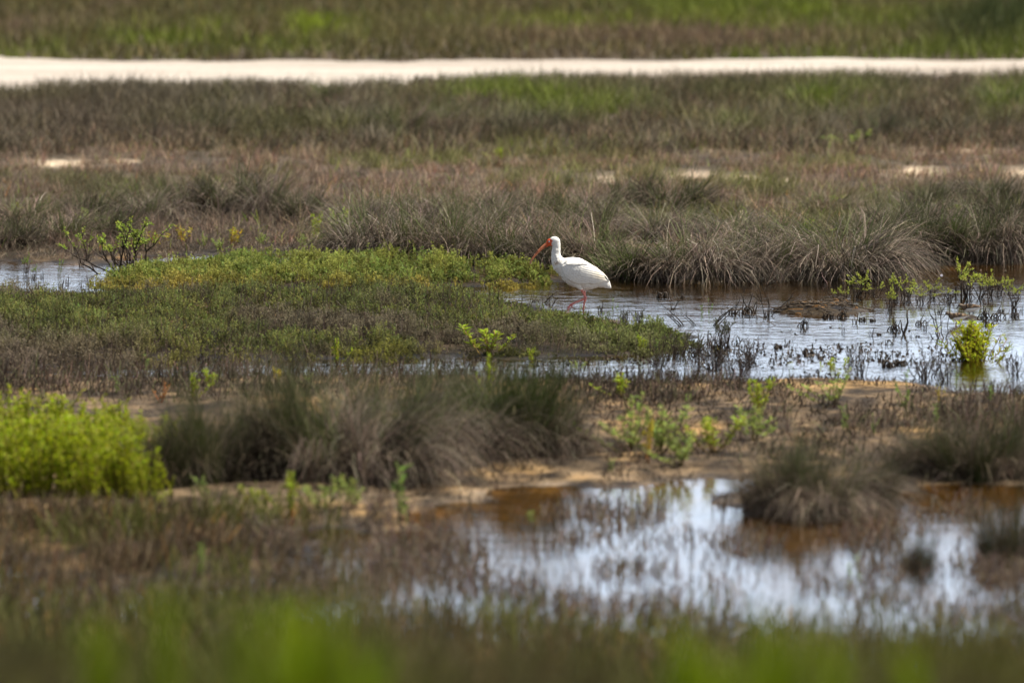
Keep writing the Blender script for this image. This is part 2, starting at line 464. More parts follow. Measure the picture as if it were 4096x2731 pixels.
# --- road to brown flat
def mid_grass():
    X, Y, PX, PY = scatter(430, 65.5, 78, .085, lambda X, Y, PX, PY: (Y < ROAD_N(X)+.25+(fbm(X*2.5, X*0+3, 31, 4)-.5)*1.5+0)*(.9-.4*sst(68.5, 65.5, Y)))
    X, Y, dd, rc = clumped(X, Y, 30, .12); PX, PY = proj(X, Y, approx_z(X, Y))
    n = len(X)
    nz = fbm(X*.6, Y*.35, 51, 4); n2 = fbm(X*2.2, Y*1.2, 52, 3)
    c = jit((.150,.117,.076), n, .4)
    c = mixcol(c, (.11,.115,.038), sst(.45, .65, nz)*.7)
    c = mixcol(c, (.21,.18,.13), sst(.55, .7, n2)*.7)
    c = c*(.5+1.0*rc)[:, None]
    left = sst(1300, 500, PX)
    c = mixcol(c, (.125,.098,.070), left*.6)
    g = blob(PX, PY, 2250, 460, 420, 55)+blob(PX, PY, 1900, 420, 300, 40)*.6+blob(PX, PY, 3300, 440, 260, 50)+blob(PX, PY, 4020, 440, 160, 60)*1.1+blob(PX, PY, 2900, 530, 200, 30)*.5
    c = mixcol(c, (.17,.215,.03), g*sst(.35, .6, n2)*.95)
    c = mixcol(c, (.055,.060,.026), (blob(PX, PY, 3000, 300, 500, 18)+blob(PX, PY, 1100, 340, 400, 20)+blob(PX, PY, 2560, 545, 90, 12)+blob(PX, PY, 3600, 550, 220, 22))*.7)
    L = R.uniform(.12, .34, n)*(.35+.6*nz+.6*n2)*(1+.25*g)*(1-.45*sst(ROAD_N(X)-3, ROAD_N(X), Y))
    return blades(roots(X, Y), prevail(n), L, R.uniform(0, .45, n), R.uniform(.2, 1.3, n), R.uniform(.010, .019, n), c, 3)
stuff('tall_grass', 'band of olive and grey grass between the road and the brown flat', *mid_grass(), M_grass)

# --- brown flat and the rough in front of it
def brown_flat():
    def mk(X, Y, PX, PY): return (1-.97*np.clip(sandmask(PX, PY+10)*1.6, 0, 1))*(waterdist(X, Y) < -.15)*(.35+.65*sst(.35, .55, fbm(X*3, Y*2, 66, 3)))*(1-.6*sst(960, 1010, PY)*(PX > 1300))
    X, Y, PX, PY = scatter(1000, 54.6, 69, .085, mk)
    X, Y, dd, rc = clumped(X, Y, 26, .055); PX, PY = proj(X, Y, approx_z(X, Y))
    n = len(X)
    nz = fbm(X*.9, Y*.45, 61, 4); n2 = fbm(X*3.5, Y*1.7, 62, 3); n5 = fbm(X*6, Y*4, 63, 2)
    c = jit(PINKBR, n, .55)
    c = mixcol(c, (.27,.21,.16), sst(.5, .68, n2)*.7)
    c = mixcol(c, (.16,.17,.055), sst(.55, .70, nz)*.75)
    c = c*(.45+1.1*rc)[:, None]
    left = sst(2000, 700, PX)*sst(640, 760, PY)
    c = mixcol(c, (.13,.105,.078), left*.55)
    c = mixcol(c, (.14,.125,.075), sst(3000, 3900, PX)*sst(700, 820, PY)*.6)
    f = R.random(n)
    c = np.where((f < .035)[:, None], jit((.26,.33,.05), n, .2), c)
    c = np.where(((f > .035) & (f < .043))[:, None], jit((.36,.17,.04), n, .2), c)
    grn = blob(PX, PY, 1100, 590, 500, 30)+blob(PX, PY, 2900, 600, 500, 30)+blob(PX, PY, 3400, 590, 200, 25)+blob(PX, PY, 2650, 680, 160, 14)+blob(PX, PY, 3150, 680, 150, 10)
    c = mixcol(c, (.18,.23,.05), grn*.65*R.random(n))
    L = R.uniform(.05, .18, n)*(.2+.5*nz+.5*n5+.6*rc)*(1.1-.25*np.minimum(dd, 2))*(1+.3*sst(700, 800, PY))
    return blades(roots(X, Y), prevail(n), L, R.uniform(0, .6, n), R.uniform(.1, 1.2, n), R.uniform(.005, .010, n), c, 2)
stuff('brown_grass', 'low pinkish brown dry grass covering the flat behind the tussocks', *brown_flat(), M_grass)

# --- dead thatch at the brink of the far bank
def thatch():
    X, Y, PX, PY = scatter(2200, 52.6, 57.5, .085, lambda X, Y, PX, PY: (waterdist(X, Y) < -.05)*(waterdist(X, Y) > -1.8)*(PY < 1118)*((PY < 1040) | (PX > 2350))*(.35+.65*sst(.38, .52, fbm(X*3, Y*2, 67, 3))))
    n = len(X)
    c = jit((.13,.10,.075), n, .5); c = mixcol(c, (.30,.24,.18), (R.random(n) < .25)*.8)
    return blades(roots(X, Y), prevail(n), R.uniform(.03, .10, n), R.uniform(.2, 1.3, n), R.uniform(0, .9, n), R.uniform(.004, .009, n), c, 2)
stuff('dead_thatch', 'dark dead thatch and litter along the far bank', *thatch(), M_grass)

# --- sprig ground covers
def sprigs(X, Y, h, nl, ll, lw, col, stemcol, spread=.5, zoff=0, upright=.55):
    n = len(X); r = roots(X, Y); r[:, 2] += zoff
    az = R.uniform(0, 2*PI, n); le = np.abs(R.normal(0, spread, n))
    ax = np.stack([np.sin(le)*np.cos(az), np.sin(le)*np.sin(az), np.cos(le)], 1)
    t = np.where(R.random((n, nl)) < .55, R.uniform(.78, 1.04, (n, nl)), R.uniform(.2, .9, (n, nl)))
    pos = r[:, None, :]+ax[:, None, :]*(h[:, None]*t)[:, :, None]
    d = R.normal(size=(n, nl, 3))*.75; d[..., 2] = np.abs(d[..., 2])*.4+upright
    m = n*nl
    cc = np.repeat(col, nl, 0)*R.uniform(.7, 1.3, (m, 1))
    lv = leaves(pos.reshape(-1, 3), d.reshape(-1, 3), R.uniform(.7, 1.3, m)*ll, R.uniform(.7, 1.3, m)*lw, cc)
    st = blades(r, az, h, le, np.zeros(n), np.full(n, .004), stemcol, 1)
    return joinm([lv, st])

def saltwort():
    X, Y, PX, PY = scatter(2200, 50.5, 55.8, .085, None)
    X, Y, dd, rc = clumped(X, Y, 12, .028); PX, PY = proj(X, Y, approx_z(X, Y))
    sd = sdist(ISLAND, X, Y)+(fbm(X*3, Y*1.5, 71, 3)-.5)*1.0
    k = (sd > 0) & (R.random(len(X)) < .15+.9*sst(.33, .5, fbm(X*4, Y*2.4, 77, 3))); X, Y, PX, PY, sd, dd, rc = X[k], Y[k], PX[k], PY[k], sd[k], dd[k], rc[k]
    n = len(X)
    nz = fbm(X*2.2, Y*1.3, 72, 3); n2 = fbm(X*7, Y*4, 73, 2)
    c = jit((.165,.195,.048), n, .4)
    c = mixcol(c, (.28,.28,.06), sst(.5, .7, n2)*.6)
    c = mixcol(c, (.30,.215,.050), sst(1130, 1165, PY)*.7)
    c = mixcol(c, (.12,.17,.04), sst(.45, .3, nz)*.6)*(.5+1.0*rc)[:, None]
    bump = blob(PX, PY, 1680, 1085, 90, 25)*.8
    h = R.uniform(.6, 1.1, n)*(.01+.045*nz+.07*sst(.38, .75, n2)+.075*rc**2)*np.exp(-.12*dd**2)*(1+bump)*sst(-.05, .4, sd+.1)
    return sprigs(X, Y, h+.02, 12, .019, .008, c, jit((.22,.15,.05), n), .3)
stuff('saltwort', 'bright yellow-green succulent ground cover on the low spit left of the ibis', *saltwort(), M_leaf)

def seablite():
    X, Y, PX, PY = scatter(2000, 45.0, 53, .088, None)
    X, Y, dd, rc = clumped(X, Y, 20, .036); PX, PY = proj(X, Y, approx_z(X, Y))
    sd = sdist(SPIT, X, Y)+(fbm(X*2.5, Y*1.3, 81, 3)-.5)*.9
    k = (sd > 0) & (R.random(len(X)) < .15+.95*sst(.34, .50, fbm(X*4, Y*2.4, 87, 3))); X, Y, PX, PY, sd, dd, rc = X[k], Y[k], PX[k], PY[k], sd[k], dd[k], rc[k]
    n = len(X)
    nz = fbm(X*1.5, Y*.9, 82, 3); n2 = fbm(X*6, Y*4, 83, 2); n3 = fbm(X*1.1, Y*.8, 84, 3)
    c = jit((.15,.160,.045), n, .4)
    c = mixcol(c, (.060,.075,.028), sst(.45, .62, n2)*.5)
    c = mixcol(c, (.155,.120,.090), sst(.52, .66, n3)*.8)
    c = mixcol(c, (.22,.20,.035), sst(1370, 1430, PY)*.55*sst(.3,.6,nz))
    c = mixcol(c, (.17,.13,.10), sst(900, 100, PX)*sst(1330, 1440, PY)*.9)
    c = mixcol(c, (.18,.22,.06), sst(2000, 2500, PX)*.4)
    c = c*(.35+1.25*rc)[:, None]
    n6 = fbm(X*8, Y*5, 86, 2)
    h = (R.uniform(.6, 1.1, n)*(.01+.06*nz+.07*sst(.35, .7, n6)+.075*rc**2)*np.exp(-.14*dd**2))*sst(-.1, .45, sd)+.015
    return sprigs(X, Y, h, 15, .013, .006, c, jit((.12,.09,.065), n), .45)
stuff('seablite', 'dark olive low bushy ground cover spreading over the near spit', *seablite(), M_leaf)

# bare wiry stems that stand out of the spit
def wiry():
    X, Y, PX, PY = scatter(220, 45.0, 53, .088, lambda X, Y, PX, PY: sst(.35, .6, fbm(X*2, Y*1.5, 91, 3))*(sdist(SPIT, X, Y) > .1)*1.)
    n = len(X)
    return blades(roots(X, Y), prevail(n), R.uniform(.08, .19, n), R.uniform(0, .6, n), R.uniform(-.3, .6, n), R.uniform(.003, .006, n), jit((.10,.075,.055), n, .5), 2, .6)
stuff('wiry_stems', 'thin leafless brown stems among the dark ground cover of the spit', *wiry(), M_grass)

# brown stubble in the wet margin in front of the spit
def margin():
    def mk(X, Y, PX, PY):
        a = sst(1488, 1515, PY)*sst(1640, 1560, PY)*sst(2500, 1500, PX)*.6
        b = sst(1500, 1540, PY)*sst(1900, 1800, PY)*sst(2200, 2700, PX)*sst(.52, .66, fbm(X*2.2, Y*1.3, 96, 3))*.28
        e = sst(1560, 1640, PY)*sst(1960, 1860, PY)*sst(3500, 4000, PX)*.45
        f = blob(PX, PY, 2800, 1430, 200, 50)*.8
        g = blob(PX, PY, 2450, 1570, 350, 50)*.7
        return np.clip(a*(.5+.5*sst(.35,.55,fbm(X*3, Y*2, 97, 3)))+b+e+f+g, 0, 1)
    X, Y, PX, PY = scatter(1500, 38.5, 47.5, .088, mk)
    n = len(X)
    n2 = fbm(X*3, Y*2, 98, 3)
    c = jit((.125,.092,.068), n, .5); c = mixcol(c, (.04,.03,.022), sst(.42, .56, n2)*.75)
    c = mixcol(c, (.05,.038,.03), blob(PX, PY, 2850, 1440, 350, 60)*.9)
    c = mixcol(c, (.11,.12,.05), (R.random(n) < .12)*.8)
    L = R.uniform(.03, .12, n)*(1+.55*sst(2600, 1500, PX)*sst(1600, 1500, PY))*(1+.5*sst(3300, 3900, PX)*sst(1560, 1700, PY))
    return blades(roots(X, Y), prevail(n), L, R.uniform(0, .7, n), R.uniform(-.5, 1.2, n), R.uniform(.004, .009, n), c, 2, .7)
stuff('brown_stubble', 'brown dead stems in the mud between the two pools', *margin(), M_grass)

# olive and brown scrub left of the near pool, stalks in the near pool
def near_scrub():
    def mk(X, Y, PX, PY):
        a = sst(1990, 2100, PY)*sst(1450, 800, PX+(PY-2000)*-.2)
        b = sst(2480, 2620, PY)*.8
        return np.clip((a+b)*(.12+.88*sst(.42, .58, fbm(X*2.6, Y*2, 101, 3))), 0, 1)
    X, Y, PX, PY = scatter(1000, 27, 38.6, .092, mk)
    n = len(X); nz = fbm(X*2, Y*1.4, 102, 3)
    c = jit((.12,.085,.048), n, .5); c = mixcol(c, (.125,.140,.032), sst(.42, .56, nz)*.8)
    c = mixcol(c, (.30,.16,.05), (R.random(n) < .03)*.8)
    L = R.uniform(.08, .24, n)*(.6+.7*nz)*sst(1980, 2120, PY)+.03
    return blades(roots(X, Y), prevail(n), L, R.uniform(0, .5, n), R.uniform(0, .9, n), R.uniform(.006, .012, n), c, 2, .6)
stuff('marsh_scrub', 'blurred olive-brown low marsh plants left of the near pool', *near_scrub(), M_grass)

def near_stalks():
    def mk(X, Y, PX, PY):
        q = fbm(X*3.2, Y*1.6, 111, 3)
        amb = blob(PX, PY, 3150, 2150, 420, 60)
        return (.05+sst(.46, .62, q))*(PX > 800)*sst(2010, 2140, PY)*(1-amb)*.9*(1-.75*blob(PX, PY, 2750, 2330, 130, 300))
    X, Y, PX, PY = scatter(800, 30, 38.8, .092, mk)
    n = len(X)
    r = roots(X, Y)
    L = R.uniform(.06, .16, n)
    az = prevail(n); le = R.uniform(0, .5, n)
    st = blades(r, az, L-r[:, 2]*.5, le, R.uniform(0, .6, n), R.uniform(.005, .009, n), jit((.15,.115,.085), n, .4), 2, .8)
    m = n*5
    p = np.repeat(r, 5, 0); t = R.uniform(.5, 1, m); LL = np.repeat(L, 5); a5 = np.repeat(az, 5); l5 = np.repeat(le, 5)
    p = p+np.stack([np.sin(l5)*np.cos(a5), np.sin(l5)*np.sin(a5), np.cos(l5)], 1)*(LL*t)[:, None]
    hd = leaves(p, R.normal(size=(m, 3)), R.uniform(.012, .025, m), R.uniform(.006, .012, m), jit((.17,.125,.09), m, .4))
    return joinm([st, hd])
stuff('reed_stalks', 'short brown seed-headed stalks standing in the near pool', *near_stalks(), M_grass)

def bank_front():
    X, Y, PX, PY = scatter(700, 13, 29.5, .11, lambda X, Y, PX, PY: .35+.65*sst(.4, .6, fbm(X*1.5, Y*.8, 121, 3)))
    n = len(X); nz = fbm(X*1.6, Y*.8, 122, 3)
    c = jit((.095,.075,.034), n, .35); c = mixcol(c, (.105,.105,.016), sst(.42, .6, nz)*.8)
    c = mixcol(c, (.12,.17,.012), (blob(PX, 0, 1200, 0, 300, 1)+blob(PX, 0, 3000, 0, 450, 1)+.6*blob(PX, 0, 550, 0, 250, 1))*.75*(R.random(n) < .7))
    top = .05+.50*sst(26, 17, Y)*(.30+.85*fbm(X*2.4, Y*.5, 123, 2))
    L = top*R.uniform(.6, 1.1, n)
    return blades(roots(X, Y), prevail(n), L, R.uniform(0, .35, n), R.uniform(0, .9, n), R.uniform(.006, .012, n), c, 3, .4)
stuff('foreground_grass', 'strongly blurred olive grass on the bank nearest the viewer', *bank_front(), M_grass)

# ------------------------------------------------------------------ tussocks
def tussock_meshes(seed, n=900, r=.10, L=.42, dead=(.25,.205,.17), green=(.11,.17,.04), droop=1.6, gfrac=.25, w=.0062, wind=.35):
    global R
    keep = R; R = np.random.default_rng(seed)
    out = []
    for kind, cnt in (('dead', int(n*(1-gfrac))), ('green', int(n*gfrac))):
        m = cnt
        a = R.uniform(0, 2*PI, m); rr = r*np.sqrt(R.random(m))
        rt = np.stack([np.cos(a)*rr, np.sin(a)*rr, -np.full(m, .02)], 1)
        az = np.arctan2(np.sin(a)+R.normal(0, .9, m), np.cos(a)+R.normal(wind, .9, m)); clump = .55+.75*vnoise(rt[:, 0]*16+seed, rt[:, 1]*16, seed)
        nl = 34 if kind == 'dead' else 14
        lk = R.integers(0, nl, m); la = R.uniform(0, 2*PI, nl); lr = r*np.sqrt(R.random(nl))
        rt = np.stack([np.cos(la[lk])*lr[lk]+R.normal(0, .018, m), np.sin(la[lk])*lr[lk]+R.normal(0, .018, m), -np.full(m, .02)], 1)
        rr = lr[lk]
        laz = np.arctan2(np.sin(la)+R.normal(0, .8, nl), np.cos(la)+R.normal(wind, .8, nl))
        az = laz[lk]+R.normal(0, .38, m)
        clump = R.uniform(.55, 1.2, nl)[lk]; lcol = R.uniform(.35, 1.5, nl)[lk]; lcurl = R.uniform(.7, 1.3, nl)[lk]
        if kind == 'dead':
            lean = np.abs(R.normal(.12, .18, m))+rr/r*.3; cu = R.uniform(.55, 1.5, m)*droop
            LL = L*R.uniform(.45, 1.15, m)*clump; cu = cu*lcurl; col = jit(dead, m, .35, .05)*lcol[:, None]
            pale = R.random(m) < .2; col[pale] = np.clip(col[pale]*1.9, 0, .65)
            dk = R.random(m) < .4; col[dk] *= .45
            tip = np.clip(col*1.25, 0, .7)
        else:
            lean = np.abs(R.normal(.12, .2, m))+rr/r*.15; cu = R.uniform(.1, .9, m)*droop*.7
            LL = L*R.uniform(.5, 1.1, m)*clump; col = jit(green, m, .35, .06); tip = mixcol(col, dead, np.full(m, .35))
        V, F, c = blades(rt, az, LL, lean, cu, np.full(m, w)*R.uniform(.6, 1.3, m), col, 5, .15, None, tip)
        V[:, 2] = np.maximum(V[:, 2], -.02)
        nm = 'dry_blades' if kind == 'dead' else 'green_blades'
        out.append((nm, quads_mesh(nm, V, F, c, M_grass)))
    R = keep
    return out

TV = {
 'droop': [tussock_meshes(200+i, 1800, .20, .54, (.20,.162,.128), (.09,.12,.035), 2.1, .08) for i in range(3)],
 'mixed': [tussock_meshes(210+i, 1600, .17, .48, (.20,.155,.118), (.085,.12,.024), 1.7, .17) for i in range(3)],
 'green': [tussock_meshes(220+i, 1000, .10, .40, (.17,.145,.10), (.08,.125,.022), 1.2, .42) for i in range(2)],
 'dark':  [tussock_meshes(230+i, 1400, .20, .44, (.125,.10,.075), (.055,.075,.02), 1.5, .2) for i in range(2)],
}
TN = {
 'droop': [tussock_meshes(260+i, 3000, .22, .50, (.150,.118,.090), (.07,.09,.025), 2.1, .10, .0042, .55) for i in range(2)],
 'mixed': [tussock_meshes(264+i, 2800, .19, .46, (.120,.098,.070), (.06,.082,.018), 1.6, .35, .0042, .5) for i in range(2)],
 'green': [tussock_meshes(268, 2600, .15, .44, (.10,.09,.055), (.05,.082,.014), 1.1, .65, .0042)],
 'dark':  [tussock_meshes(270+i, 2800, .21, .44, (.090,.070,.050), (.045,.06,.015), 1.5, .25, .0042) for i in range(2)],
}
TW = {'droop': 'drooping grey-brown tussock', 'mixed': 'green-streaked grey tussock',
      'green': 'upright green tussock', 'dark': 'dark stiff tussock'}

def tussock(kind, px, py, wpx, hpx, where, group, var=0, water=False, TV=TV):
    x, y, z = place(px, py, water)
    s = 4*FX/(y*cp+H*sp)          # picture pixels per metre there
    base_h = {'droop': .28, 'mixed': .30, 'green': .33, 'dark': .29}[kind]
    base_w = {'droop': .62, 'mixed': .55, 'green': .42, 'dark': .58}[kind]
    sh = hpx/s/base_h; sw = wpx/s/base_w
    ms = TV[kind][var % len(TV[kind])]
    return thing('grass_tussock', TW[kind]+', '+where, 'tussock', (x, y, z), ms, group, random.uniform(-.5, .5), (sw, sw, sh))

G_F = 'tussocks along the far bank'
front = [  # kind, px, py, width, height, where
 ('mixed', 1390, 1018, 190, 165, 'at the left end of the front row'),
 ('droop', 1500, 1032, 280, 215, 'overhanging the spit, a dark hollow at its right foot'),
 ('mixed', 1640, 1034, 230, 195, 'between the spit-overhanging one and the tallest front one'),
 ('mixed', 1770, 1040, 240, 205, 'tallest one left of the ibis'),
 ('droop', 1900, 1048, 260, 190, 'behind the bright spit, left of the ibis bill'),
 ('mixed', 2040, 1056, 260, 180, 'right behind the ibis bill'),
 ('droop', 2210, 1062, 240, 170, 'directly behind the ibis neck'),
 ('mixed', 2360, 1082, 220, 190, 'behind the back of the ibis'),
 ('green', 2510, 1108, 260, 165, 'at the water just right of the ibis tail'),
 ('mixed', 2640, 1108, 230, 150, 'beside the pale mud heap on the left'),
 ('droop', 2790, 1110, 330, 190, 'slumping to the water behind the pale mud heap'),
 ('droop', 2960, 1112, 250, 170, 'right of the slumping one behind the mud heap'),
 ('droop', 3110, 1104, 240, 160, 'behind the small round mud heap'),
 ('mixed', 3230, 1100, 200, 165, 'just left of the big fountain-like one'),
 ('droop', 3370, 1102, 400, 215, 'big fountain-like one hanging over the pool edge'),
 ('droop', 3520, 1078, 240, 150, 'tucked under the right side of the fountain-like one'),
 ('dark', 3640, 1046, 250, 190, 'above the bare brown bank on the right'),
 ('green', 3760, 1046, 220, 200, 'above the leafy shrubs in the pool'),
 ('dark', 3880, 1044, 260, 190, 'behind the tallest leafy shrub in the pool'),
 ('droop', 3990, 1040, 230, 180, 'pale one near the right picture edge, by the water'),
 ('dark', 4090, 1036, 240, 200, 'cut by the right picture edge, by the water'),
]
for i, (k, a, b, w, h, wh) in enumerate(front): tussock(k, a, b, w*1.3, h*1.0, wh, G_F, i)
G_B = 'tussocks on the flat behind the far bank'
back = [
 ('dark', 60, 985, 240, 130, 'at the left picture edge above the small channel'),
 ('mixed', 260, 965, 250, 120, 'second from the left above the small channel'),
 ('dark', 440, 950, 240, 130, 'above the leafy shrub of the small channel'),
 ('mixed', 90, 900, 260, 110, 'farther back at the left picture edge'),
 ('dark', 360, 880, 300, 130, 'farther back, above the leafy channel shrub'),
 ('droop', 600, 880, 240, 110, 'low one left of the large dark clump'),
 ('dark', 740, 850, 240, 150, 'left half of the large dark clump on the left'),
 ('dark', 930, 858, 330, 180, 'middle of the large dark clump on the left'),
 ('droop', 1080, 868, 240, 160, 'pale right flank of the large dark clump on the left'),
 ('dark', 1210, 888, 210, 140, 'alone right of the large dark clump'),
 ('droop', 1420, 905, 250, 120, 'behind the left end of the front row'),
 ('mixed', 1560, 890, 260, 130, 'second row, behind the one overhanging the spit'),
 ('droop', 1720, 900, 260, 140, 'second row, left of the tallest front one'),
 ('mixed', 1880, 905, 260, 150, 'second row, left of the ibis bill'),
 ('droop', 2010, 930, 240, 140, 'second row, above the ibis bill tip'),
 ('dark', 2150, 890, 240, 150, 'second row, above and left of the ibis head'),
 ('mixed', 2290, 920, 250, 150, 'second row, right of the ibis head'),
 ('droop', 2420, 930, 260, 140, 'second row, above the ibis back'),
 ('dark', 2530, 850, 240, 170, 'third row, dark one with a tall top above the ibis tail'),
 ('dark', 2700, 860, 330, 160, 'third row, broad dark one below the sand patch'),
 ('green', 2790, 950, 150, 140, 'second row, narrow green one in pale grass'),
 ('droop', 2640, 960, 250, 140, 'second row, pale one left of the narrow green one'),
 ('droop', 2920, 970, 280, 130, 'second row, pale one right of the narrow green one'),
 ('mixed', 3080, 980, 220, 120, 'second row, above the small round mud heap'),
 ('green', 3200, 985, 200, 125, 'second row, green one above the fountain-like one'),
 ('mixed', 3400, 960, 250, 120, 'second row, behind the fountain-like one'),
 ('dark', 3560, 940, 240, 140, 'second row, right of the fountain-like one'),
 ('droop', 3700, 930, 260, 150, 'second row, pale one above the bare brown bank'),
 ('dark', 3850, 920, 260, 150, 'second row, above the tallest leafy shrub'),
 ('dark', 4030, 910, 280, 170, 'second row, at the right picture edge'),
 ('dark', 3720, 830, 260, 110, 'third row, lower left of the right sand patch'),
 ('dark', 3950, 820, 260, 120, 'third row, right of the right sand patch'),
 ('mixed', 3300, 850, 240, 90, 'third row, low one in the brown flat'),
]
for i, (k, a, b, w, h, wh) in enumerate(back): tussock(k, a, b, w*1.15, h*.95, wh, G_B, i+1)
G_R = 'tussocks in the grass band by the road'
for i, (k, a, b, w, h, wh) in enumerate([
 ('green', 1300, 425, 150, 110, 'standing up against the white road'),
 ('green', 2000, 385, 140, 60, 'low against the white road, middle of the picture'),
 ('mixed', 1620, 545, 240, 110, 'pale, below the one against the road'),
 ('mixed', 1760, 540, 200, 120, 'next to a pale one in the middle of the grass band'),
 ('dark', 2080, 540, 200, 110, 'dark hollow-footed one in the middle of the grass band'),
 ('dark', 2180, 548, 170, 90, 'immediately right of the hollow-footed one'),
 ('dark', 2900, 345, 240, 40, 'low hummock touching the road on the right'),
 ('green', 3230, 430, 220, 100, 'in the right half of the grass band'),
 ('green', 4020, 450, 240, 120, 'bright, at the right end of the grass band'),
 ('dark', 3500, 560, 260, 110, 'at the foot of the grass band on the right'),
 ('dark', 820, 545, 240, 80, 'at the foot of the grass band on the left'),
]): tussock(k, a, b, w, h, wh, G_R, i)
G_N = 'blurred tussocks between the pools'
NEAR = [
 ('dark', 640, 1945, 280, 270, 'leftmost of the near ones, against the lime green bushes'),
 ('mixed', 820, 1925, 330, 330, 'second from the left of the near ones'),
 ('dark', 1020, 1900, 340, 350, 'third from the left of the near ones'),
 ('mixed', 1220, 1900, 420, 400, 'tall near one in the middle of the big clump'),
 ('droop', 1460, 1918, 600, 400, 'largest near one, its blades arching right over a black hollow'),
 ('droop', 1730, 1860, 480, 330, 'near one right of the black hollow'),
 ('mixed', 1600, 1790, 420, 290, 'near one hidden behind the black hollow'),
 ('green', 2070, 1815, 330, 370, 'dark green near one at the right end of the big clump'),
 ('droop', 2200, 1810, 320, 230, 'low brown flank at the right end of the big clump'),
 ('mixed', 1900, 1740, 420, 240, 'near one filling the gap left of the dark green one'),
 ('dark', 3130, 2035, 360, 250, 'left half of the round clump at the near pool'),
 ('droop', 3260, 2040, 480, 240, 'centre of the round clump at the near pool'),
 ('dark', 3430, 2030, 320, 200, 'right half of the round clump at the near pool'),
 ('dark', 4040, 2290, 260, 330, 'standing in the near pool at the right picture edge'),
 ('dark', 3660, 2330, 150, 190, 'small one standing alone in the near pool'),
 ('dark', 3900, 1905, 420, 250, 'brown one on the right shore of the near pool'),
 ('dark', 3680, 1890, 300, 160, 'low one between the round clump and the right shore'),
]
for i, (k, a, b, w, h, wh) in enumerate(NEAR): tussock(k, a, b, w*1.05, h*.95, wh, G_N, i, False, TN)

# ------------------------------------------------------------------ leafy plants
def herb_mesh(seed, stems=7, h=.3, spread=.35, ll=.035, lw=.008, dens=26, col=(.26,.34,.035), low=(.30,.12,.04), curve=.3, base=.012, t0=.22):
    global R
    keep = R; R = np.random.default_rng(seed)
    tp = []; P = []; D = []; Cc = []
    for s in range(stems):
        az = R.uniform(0, 2*PI); le = abs(R.normal(0, spread)); L = h*R.uniform(.65 if base < .05 else .4, 1.05)
        k = 7; p = np.zeros((k, 3)); p[0] = (R.normal(0, base), R.normal(0, base), -.01)
        for i in range(1, k):
            t = le*(1-curve*i/k)
            p[i] = p[i-1]+np.array([math.sin(t)*math.cos(az), math.sin(t)*math.sin(az), math.cos(t)])*L/(k-1)+R.normal(0, .003, 3)
        tp.append((p, np.linspace(.0035, .0015, k)*h/.3, low))
        n = int(dens*L/.3)
        t = R.uniform(t0, 1.0, n)*(k-1); i0 = np.minimum(t.astype(int), k-2); f = (t-i0)[:, None]
        P.append(p[i0]*(1-f)+p[i0+1]*f)
        d = R.normal(size=(n, 3)); d[:, 2] = np.abs(d[:, 2])*.5+.9; D.append(d)
        c = jit(col, n, .42, .08); tt = t[:, None]/(k-1)
        c = c*tt**.3+np.asarray(low)[None, :]*.5*(1-tt**.3)
        Cc.append(c)
    P = np.vstack(P); D = np.vstack(D); Cc = np.vstack(Cc); n = len(P)
    V, F, c = leaves(P, D, R.uniform(.6, 1.2, n)*ll, R.uniform(.7, 1.2, n)*lw, Cc)
    out = [('stems', quads_mesh('stems', *tubes(tp), M_stem)), ('leaves', quads_mesh('leaves', V, F, c, M_leaf))]
    R = keep
    return out

HV = {
 'lime': [herb_mesh(300+i, 8, .3, .35, .042, .010, 34, (.30,.38,.03), (.25,.16,.04)) for i in range(2)],
 'yellow': [herb_mesh(310+i, 5, .3, .4, .05, .010, 20, (.48,.42,.03), (.30,.12,.03)) for i in range(2)],
 'sprig': [herb_mesh(320+i, 2, .3, .18, .030, .009, 30, (.20,.31,.06), (.14,.14,.05)) for i in range(2)],
 'pale': [herb_mesh(330+i, 8, .3, .50, .036, .009, 40, (.31,.39,.09), (.16,.13,.05)) for i in range(2)],
 'succulent': [herb_mesh(340, 70, .3, .62, .034, .008, 34, (.38,.42,.022), (.15,.07,.03), .6)],
 'orange': [herb_mesh(350, 4, .3, .3, .035, .008, 18, (.45,.20,.03), (.30,.08,.02))],
}
HW = {'lime': 'lime green leafy plant', 'yellow': 'yellow to orange leaved little plant', 'sprig': 'slender light green sprig', 'pale': 'pale green plant',
      'succulent': 'bushy yellow-green succulent with reddish stems', 'orange': 'rusty orange leaved little plant'}
HC = {'lime': 'plant', 'yellow': 'plant', 'sprig': 'sprig', 'pale': 'plant', 'succulent': 'plant', 'orange': 'plant'}
def herb(kind, px, py, wpx, hpx, where, group, var=0, water=False):
    x, y, z = place(px, py, water)
    s = 4*FX/(y*cp+H*sp)
    bw = {'lime': .20, 'yellow': .2, 'sprig': .09, 'pale': .22, 'succulent': .24, 'orange': .14}[kind]
    sh = hpx/s/.29; sw = wpx/s/bw
    nm = {'succulent': 'succulent_bush', 'sprig': 'green_sprig'}.get(kind, 'leafy_plant')
    return thing(nm, HW[kind]+' '+where, HC[kind], (x, y, z), HV[kind][var % len(HV[kind])], group, random.uniform(0, 6.28), (sw, sw, sh))

